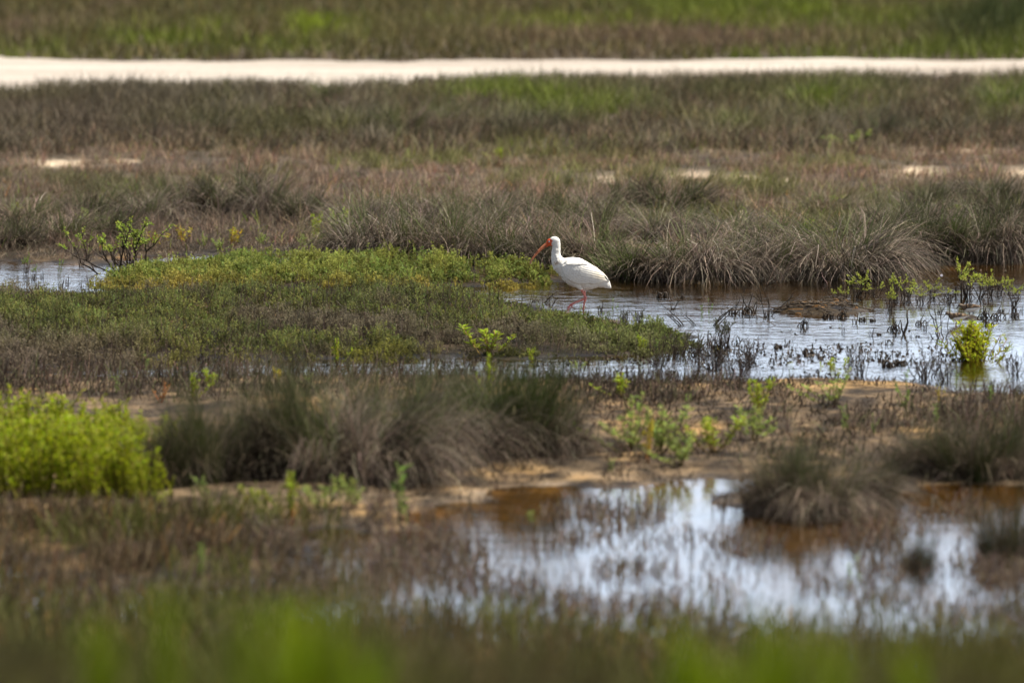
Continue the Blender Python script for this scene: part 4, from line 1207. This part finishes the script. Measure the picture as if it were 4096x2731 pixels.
class Bird:
    def __init__(s, ox, oz, k): s.ox, s.oz, s.k = ox, oz, k; s.V = []; s.F = []; s.n = 0
    def pt(s, cx, cz, y=0): return ((cx-s.ox)/s.k, y/s.k, (s.oz-cz)/s.k)
    def loft(s, st, seg=24, tan=None, power=2.0):
        """st: (cx, cz, half thickness in profile, half width, y offset)"""
        P = np.array([[a[0], a[1]] for a in st], float)
        T = np.gradient(P, axis=0) if tan is None else np.tile(np.array(tan, float), (len(P), 1))
        T /= np.linalg.norm(T, axis=1)[:, None]+1e-9
        an = np.arange(seg)*2*PI/seg
        ca = np.sign(np.cos(an))*np.abs(np.cos(an))**(2/power); sa = np.sign(np.sin(an))*np.abs(np.sin(an))**(2/power)
        rows = []
        for i, a in enumerate(st):
            yo = a[4] if len(a) > 4 else 0
            nx_, nz_ = -T[i, 1], T[i, 0]
            X = a[0]+nx_*a[2]*ca; Z = a[1]+nz_*a[2]*ca; Yv = yo+a[3]*sa
            rows.append(np.stack([(X-s.ox)/s.k, Yv/s.k, (s.oz-Z)/s.k], 1))
        V = np.vstack(rows); b = s.n
        k = len(st)
        for i in range(k-1):
            for j in range(seg):
                jn = (j+1) % seg
                s.F.append((b+i*seg+j, b+i*seg+jn, b+(i+1)*seg+jn, b+(i+1)*seg+j))
        s.F.append(tuple(b+j for j in range(seg))[::-1]); s.F.append(tuple(b+(k-1)*seg+j for j in range(seg)))
        s.V.append(V); s.n += len(V)
    def ell(s, cx, cz, rx, rz, ry, y=0, rot=0, n=12):
        st = []
        for t in np.linspace(-.985, .985, n):
            q = math.sqrt(1-t*t)
            st.append((cx+rx*t*math.cos(rot), cz+rx*t*math.sin(rot), rz*q, ry*q, y))
        s.loft(st)
    def remesh(s, voxel, it=3):
        me = bpy.data.meshes.new('tmp'); me.from_pydata(np.vstack(s.V).tolist(), [], s.F); me.update()
        o = bpy.data.objects.new('tmp', me); C.objects.link(o)
        r = o.modifiers.new('r', 'REMESH'); r.mode = 'VOXEL'; r.voxel_size = voxel; r.use_smooth_shade = True
        sm = o.modifiers.new('s', 'SMOOTH'); sm.factor = .5; sm.iterations = it
        dg = bpy.context.evaluated_depsgraph_get(); dg.update()
        out = bpy.data.meshes.new_from_object(o.evaluated_get(dg))
        bpy.data.objects.remove(o); bpy.data.meshes.remove(me)
        return out

def inpoly(poly, x, y):
    return sdist(np.array(poly, float), x, y)

def finish_bird(me, name, colf, dispf=None, material=None):
    n = len(me.vertices); co = np.empty(n*3, np.float32); me.vertices.foreach_get('co', co); co = co.reshape(-1, 3).astype(float)
    if dispf is not None:
        nn = np.empty(n*3, np.float32); me.vertex_normals.foreach_get('vector', nn); nn = nn.reshape(-1, 3)
        co2 = co+nn*dispf(co)[:, None]
        me.vertices.foreach_set('co', co2.astype(np.float32).ravel())
    c = colf(co)
    a = me.color_attributes.new('Col', 'FLOAT_COLOR', 'POINT')
    a.data.foreach_set('color', np.hstack([c, np.ones((n, 1))]).astype(np.float32).ravel())
    me.materials.clear(); me.materials.append(material)
    me.polygons.foreach_set('use_smooth', np.ones(len(me.polygons), bool)); me.update(); me.name = name
    return me

def ibis():
    K = 2150.
    B = Bird(1115, 1440, K)
    # trunk, upright sections from breast to tail
    tr = [(700,640,740,38),(735,606,805,70),(785,588,915,104),(860,579,992,126),(950,574,1040,138),(1060,592,1070,142),(1150,634,1090,136),
          (1250,692,1078,120),(1340,750,1046,98),(1420,812,1052,72),(1480,878,1060,48),(1525,955,1066,26),(1548,1035,1070,10)]
    B.loft([(x, (a+b)/2, (b-a)/2, w) for x, a, b, w in tr], 28, (1, 0), 2.15)
    # neck
    B.loft([(668,318,70,44),(688,370,66,44),(686,430,64,46),(681,500,67,52),(684,560,80,62),(702,620,102,78),(745,680,128,92),(790,720,128,100),(860,770,150,105)], 24)
    # skull, face
    B.ell(662, 320, 88, 76, 47, 0, .25)
    B.ell(598, 335, 68, 58, 34, 0, .2)
    # bill, one long down-curved taper
    up = [(590,345,50,28),(545,368,36,20),(500,396,30,17),(450,436,25,15),(402,482,21,13.5),(360,530,18,12.5),(325,578,16,11.5),(297,622,14,11),(279,657,12,10),(273,678,8,8)]
    B.loft(up, 16)
    # thighs
    B.loft([(1000,930,95,45,-60),(1045,1000,75,48,-58),(1066,1050,38,34,-52),(1082,1085,19,19,-50)], 16)
    B.loft([(1080,930,90,40,60),(1110,1000,60,40,56),(1124,1060,28,28,52),(1128,1100,15,16,50)], 16)
    # near leg lifted: tibia, hock, tarsus, toes
    B.loft([(1070,1050,22,20,-50),(1090,1090,18,17,-50),(1112,1135,16,15,-50),(1132,1180,18,16,-50),(1146,1196,25,19,-50),(1138,1215,24,18,-50),(1105,1230,17,15,-50),
            (1050,1250,15,14,-50),(990,1275,15,14,-50),(940,1298,17,15,-50),(908,1318,22,17,-50)], 14)
    for (ex, ez, yy) in ((852,1412,-50),(868,1420,-88),(905,1408,-20)):
        B.loft([(910,1312,15,13,-50),((910+ex)/2-12,(1312+ez)/2-10,11,10,(-50+yy)/2),((ex*3+910)/4-4,(ez*3+1312)/4-4,10,9,yy*.8-8),(ex,ez,6,6,yy)], 10)
    B.loft([(918,1318,12,10,-50),(934,1345,10,9,-46),(938,1372,7,7,-42)], 10)
    # standing leg, foot flat on the bed
    B.loft([(1126,1070,18,17,50),(1136,1120,15,14,50),(1142,1180,15,15,50),(1143,1225,20,18,50),(1140,1255,21,18,50),(1130,1285,15,14,50),(1124,1340,14,13,50),(1117,1400,14,13,50),(1113,1440,15,13,50),(1111,1462,14,12,50)], 14)
    for (ex, yy) in ((985,50),(1010,-10),(1020,110),(1170,60)):
        B.loft([(1113,1455,11,10,50),((1113+ex)/2,1458,9,8,(50+yy)/2),(ex,1464,6,6,yy)], 8)
    me = B.remesh(.0024, 4)
    WING = [(772,690),(840,655),(960,640),(1100,640),(1200,690),(1300,745),(1400,800),(1470,870),(1512,935),(1528,965),(1470,965),(1390,968),(1335,985),(1260,992),(1180,982),(1100,996),(1010,985),(920,950),(850,905),(800,850),(768,770),(760,720)]
    MANT = [(800,640),(900,560),(1060,570),(1190,630),(1310,705),(1410,790),(1330,770),(1250,740),(1200,705),(1080,690),(960,700),(850,690)]
    u = np.array([.93,.36])
    def to2(co): return co[:, 0]*K+1115, 1440-co[:, 2]*K
    def disp(co):
        x, z = to2(co)
        side = sst(8, 40, np.abs(co[:, 1])*K)
        d = np.zeros(len(co))
        w = inpoly(WING, x, z); wi = sst(0, 20, w)*side*(z < 1100)
        d += wi*.0075
        # long flight feathers and rounded coverts
        a = (x-780)*u[0]+(z-720)*u[1]; b = -(x-780)*u[1]+(z-720)*u[0]
        fl = (np.mod(b+.10*a, 30)/30)
        d += wi*sst(230, 360, a)*(fl-.5)*.0020
        row = np.floor(a/46); sc = np.mod(b+(row % 2)*22, 44)/44-.5
        edge = np.mod(a-60*(.25-sc**2), 46)/46
        d += wi*sst(380, 230, a)*(edge-.5)*.0013
        m = inpoly(MANT, x, z); d += sst(0, 14, m)*side*.0045
        # breast and belly tufts
        bel = sst(0, 12, -w)*((x > 600) & (z > 420) & (z < 1100) & (x < 1500))
        d += bel*(fbm(x*.030+z*.010, z*.02-x*.012, 5, 3)-.5)*.006
        nk = ((x < 800) & (z > 380) & (z < 760)); d += nk*(fbm(x*.08, z*.03, 6, 3)-.5)*.0022
        return d
    def col(co):
        x, z = to2(co); n = len(co)
        c = np.tile(np.array([[.84,.82,.785]]), (n, 1))
        cream = np.array([.74,.62,.45])
        k = blob(x, z, 1350, 850, 120, 70)*.6+blob(x, z, 690, 650, 45, 35)*.35+blob(x, z, 1430, 900, 70, 50)*.3
        c = c+(cream-c)*np.clip(k, 0, 1)[:, None]
        st = blob(x, z, 680, 655, 45, 30)*sst(.5, .62, fbm(x*.12, z*.05, 8, 2))
        c = c+(np.array([.40,.27,.17])-c)*np.clip(st*.9, 0, 1)[:, None]
        # dark wing tip
        bt = inpoly([(1425,862),(1462,878),(1508,928),(1512,955),(1494,950),(1462,918),(1436,886)], x, z)
        c = c+(np.array([.012,.02,.025])-c)*sst(-4, 2, bt)[:, None]
        # bare face and bill
        face = inpoly([(400,250),(560,268),(592,276),(632,310),(612,335),(610,370),(626,392),(622,412),(590,405),(560,402),(540,700),(200,700),(200,250)], x, z)
        fm = sst(-5, 3, face)*(z < 700)
        bill = np.clip(sst(545, 505, x), 0, 1)
        fc = np.array([.74,.11,.035])+(np.array([.84,.29,.14])-np.array([.74,.11,.035]))*bill[:, None]
        dk = sst(.55, .68, fbm(x*.035+z*.03, (x-z)*.012, 9, 3))*sst(560, 520, x)*sst(300, 360, x)
        fc = fc+(np.array([.16,.06,.04])-fc)*(dk*.75)[:, None]
        tip = sst(560, 660, z)*(x < 400)
        fc = fc+(np.array([.42,.24,.18])-fc)*(tip*.8)[:, None]
        rim = blob(x, z, 578, 300, 50, 14)*.5+blob(x, z, 600, 395, 30, 12)*.6
        fc = fc+(np.array([.38,.035,.02])-fc)*np.clip(rim, 0, 1)[:, None]
        c = c+(fc-c)*fm[:, None]
        # legs
        lg = ((z > 1078) & (x > 820) & (x < 1100)) | ((z > 1098) & (x < 1250))
        lg = lg | ((z > 1072) & (x < 1108) & (x > 1060))
        lc = np.array([.74,.27,.23])+(np.array([.46,.12,.13])-np.array([.74,.27,.23]))*np.clip(blob(x, z, 1135, 1215, 40, 30)*.6+blob(x, z, 920, 1330, 60, 60)*.5, 0, 1)[:, None]
        c = np.where(lg[:, None], lc, c)
        return c
    finish_bird(me, 'body', col, disp, feather_mat('white_plumage', .7, .22, 170))
    x, y = unproj(2334, 1250, -.012)
    e = bpy.data.objects.new('ibis', None); C.objects.link(e); e.location = (x, y, -.012); e.rotation_euler = (0, 0, math.radians(3))
    tag(e, 'white ibis with red face and long curved orange bill, wading with one leg lifted', 'bird')
    link('body', me, e)
    # eyes
    for s_ in (-1, 1):
        m, N, L = mat('eye_pale'); p = N.new('ShaderNodeBsdfPrincipled'); p.inputs['Roughness'].default_value = .1
        at = N.new('ShaderNodeAttribute'); at.attribute_name = 'Col'; L.new(at.outputs['Color'], p.inputs['Base Color'])
        o_ = N.new('ShaderNodeOutputMaterial'); L.new(p.outputs[0], o_.inputs[0])
        seg, rg = 16, 10; V = []; cc = []
        for i in range(rg+1):
            a = PI*i/rg
            for j in range(seg):
                b = 2*PI*j/seg; V.append((math.sin(a)*math.cos(b), math.cos(a), math.sin(a)*math.sin(b)))
                q = math.sin(a); cc.append((.01,.01,.012) if q < .45 else ((.35,.55,.68) if q < .85 else (.10,.03,.02)))
        V = np.array(V)*.0056; F = [[i*seg+j, i*seg+(j+1) % seg, (i+1)*seg+(j+1) % seg, (i+1)*seg+j] for i in range(rg) for j in range(seg)]
        o = link('eye', quads_mesh('eye', V, np.array(F), np.array(cc), m, True), e)
        o.location = ((573-1115)/K, s_*.0148, (1440-322)/K)
ibis()

PFM = feather_mat('mottled_plumage', .8, .3, 300)
def sandpiper(feet_px, feet_py, label, low, seed, crouch=0):
    K = 2455.
    B = Bird(820, 655, K)
    # trunk from breast to tail tip
    B.loft([(668,520,22,22),(700,530,45,38),(745,540,62,50),(800,542,66,54),(860,540,58,48),(915,535,40,36),(955,530,20,24),(995,524,8,14)], 20)
    hx, hz = (650, 482) if not low else (640, 500)
    B.loft([(hx+10,hz+2,30,26),(hx+35,hz+18,34,28),(hx+65,hz+40,46,36),(hx+95,hz+55,50,42)], 16)
    B.ell(hx, hz, 36, 31, 26)
    B.loft([(hx-22,hz+6,12,11),(hx-38,hz+24,7,7),(hx-55,hz+45,5.5,5.5),(hx-68,hz+62,4.5,4.5)], 10)
    B.loft([(785,590,16,14,-22),(788,612,9,8,-22),(784,635,7,7,-22),(792,665,7,7,-22)], 10)
    B.loft([(845,588,16,14,22),(840,610,9,8,22),(850,630,7,7,22),(858,665,7,7,22)], 10)
    me = B.remesh(.0013, 2)
    def col(co):
        x = co[:, 0]*K+820; z = 655-co[:, 2]*K; n = len(co); y = co[:, 1]*K
        c = np.tile(np.array([[.84,.82,.78]]), (n, 1))
        line = 556-.10*(x-700)+26*sst(760, 700, x)
        bk = sst(8, -10, z-line)
        sp_ = fbm(x*.075+seed, z*.09+y*.07, 7, 2)
        br = np.where((sp_ > .50)[:, None], np.array([.11,.062,.034]), np.array([.022,.016,.012]))
        br = np.where((sp_ > .70)[:, None], np.array([.27,.20,.13]), br)
        c = c+(br-c)*bk[:, None]
        hd = sst(745, 705, x)
        hc = np.where((fbm(x*.12, z*.10, 4, 2) > .5)[:, None], np.array([.20,.15,.105]), np.array([.09,.062,.042]))
        hk = hd*sst(600, 570, z+ (x-700)*.5)
        c = c+(hc-c)*np.clip(hk*.85, 0, 1)[:, None]
        brow = blob(x, z, hx, hz-8, 30, 5); c = c+(np.array([.6,.52,.42])-c)*(brow*.7)[:, None]
        bl = (x < hx-26)
        c = np.where(bl[:, None], np.array([.025,.02,.018]), c)
        lg = (z > 606); c = np.where(lg[:, None], np.array([.05,.045,.03]), c)
        return c
    def disp(co):
        x = co[:, 0]*K+820; z = 655-co[:, 2]*K
        line = 556-.10*(x-700)
        return sst(6, -6, z-line)*sst(700, 730, x)*.0016
    finish_bird(me, 'body', col, disp, PFM)
    x, y = unproj(feet_px, feet_py, 0)
    e = bpy.data.objects.new('sandpiper', None); C.objects.link(e); e.location = (x, y, .001-crouch); e.rotation_euler = (0, 0, math.radians(-6 if low else 4))
    e.scale = (1.1, 1.1, 1.1); tag(e, label, 'bird', 'small brown sandpipers wading')
    link('body', me, e)
    for s_ in (-1, 1):
        V, F, c = [], [], []
        seg, rg = 8, 6
        for i in range(rg+1):
            for j in range(seg):
                a = PI*i/rg; b = 2*PI*j/seg; V.append((math.sin(a)*math.cos(b)*.0028, math.cos(a)*.0028, math.sin(a)*math.sin(b)*.0028))
        F = [[i*seg+j, i*seg+(j+1) % seg, (i+1)*seg+(j+1) % seg, (i+1)*seg+j] for i in range(rg) for j in range(seg)]
        o = link('eye', quads_mesh('eye', np.array(V), np.array(F), np.full((len(V), 3), .01), PFM, True), e)
        o.location = ((hx-10-820)/K, s_*23/K, (655-hz+4)/K)
sandpiper(3833, 1296, 'nearer sandpiper with mottled brown back and white belly, behind the succulent', False, 0)
sandpiper(3886, 1254, 'farther sandpiper crouching with its belly near the water, right of the other one', True, 30, .010)

# ------------------------------------------------------------------ light, sky, camera
scn = bpy.context.scene
SE, SA = math.radians(58), math.radians(80)     # elevation; azimuth clockwise from +Y (the view direction)
w = bpy.data.worlds.new('World'); scn.world = w; w.use_nodes = True
N = w.node_tree.nodes; L = w.node_tree.links; N.clear()
sky = N.new('ShaderNodeTexSky'); sky.sky_type = 'NISHITA'; sky.sun_disc = False
sky.sun_elevation = SE; sky.sun_rotation = SA; sky.air_density = 1.0; sky.dust_density = 1.0; sky.ozone_density = 1.5
tc = N.new('ShaderNodeTexCoord')
mp = N.new('ShaderNodeMapping'); mp.inputs['Scale'].default_value = (1, 1, 3.2); L.new(tc.outputs['Generated'], mp.inputs[0])
cn = noise_node(N, L, mp.outputs[0], 2.6, 6, .55)
cr = ramp(N, L, cn.outputs[0], [(.42, (0,0,0)), (.60, (1,1,1))])
cf = N.new('ShaderNodeMath'); cf.operation = 'MULTIPLY'; cf.inputs[1].default_value = .85; L.new(cr.outputs[0], cf.inputs[0])
mx = N.new('ShaderNodeMix'); mx.data_type = 'RGBA'; L.new(cf.outputs[0], mx.inputs[0])
L.new(sky.outputs[0], mx.inputs[6]); mx.inputs[7].default_value = (6.0, 5.9, 5.8, 1)
sxz = N.new('ShaderNodeSeparateXYZ'); L.new(tc.outputs['Generated'], sxz.inputs[0])
hz = N.new('ShaderNodeMapRange'); hz.interpolation_type = 'SMOOTHSTEP'
hz.inputs[1].default_value = .09; hz.inputs[2].default_value = .30; hz.inputs[3].default_value = .92; hz.inputs[4].default_value = 0
L.new(sxz.outputs['Z'], hz.inputs[0])
mh = N.new('ShaderNodeMix'); mh.data_type = 'RGBA'; L.new(hz.outputs[0], mh.inputs[0]); L.new(mx.outputs[2], mh.inputs[6]); mh.inputs[7].default_value = (11.4, 13.4, 16.2, 1)
az = N.new('ShaderNodeMapRange'); az.interpolation_type = 'SMOOTHSTEP'     # added falloff: sky dimmed behind the camera to keep plant fronts darker
az.inputs[1].default_value = -.5; az.inputs[2].default_value = .75; az.inputs[3].default_value = .55; az.inputs[4].default_value = 1
L.new(sxz.outputs['Y'], az.inputs[0])
md = N.new('ShaderNodeVectorMath'); md.operation = 'SCALE'; L.new(mh.outputs[2], md.inputs[0]); L.new(az.outputs[0], md.inputs['Scale'])
bg = N.new('ShaderNodeBackground'); bg.inputs[1].default_value = .08; L.new(md.outputs[0], bg.inputs[0])
wo = N.new('ShaderNodeOutputWorld'); L.new(bg.outputs[0], wo.inputs[0])

sl = bpy.data.lights.new('sun', 'SUN'); sl.energy = 5.0; sl.angle = math.radians(.6); sl.color = (1, .94, .81)
so = bpy.data.objects.new('sun', sl); C.objects.link(so)
sd_ = Vector((math.sin(SA)*math.cos(SE), math.cos(SA)*math.cos(SE), math.sin(SE)))
so.rotation_euler = sd_.to_track_quat('Z', 'Y').to_euler()

cam = bpy.data.cameras.new('camera'); co = bpy.data.objects.new('camera', cam); C.objects.link(co)
co.location = (0, 0, H); co.rotation_euler = (PI/2-PH, 0, 0)
cam.sensor_width = 36; cam.lens = FX/1024*36; cam.clip_start = .5; cam.clip_end = 4000
cam.dof.use_dof = True; cam.dof.focus_distance = 50.2; cam.dof.aperture_fstop = 2.1
scn.camera = co
scn.view_settings.view_transform = 'Standard'; scn.view_settings.look = 'None'; scn.view_settings.gamma = 1
scn.view_settings.exposure = .80
scn.render.resolution_x = 1024; scn.render.resolution_y = 682
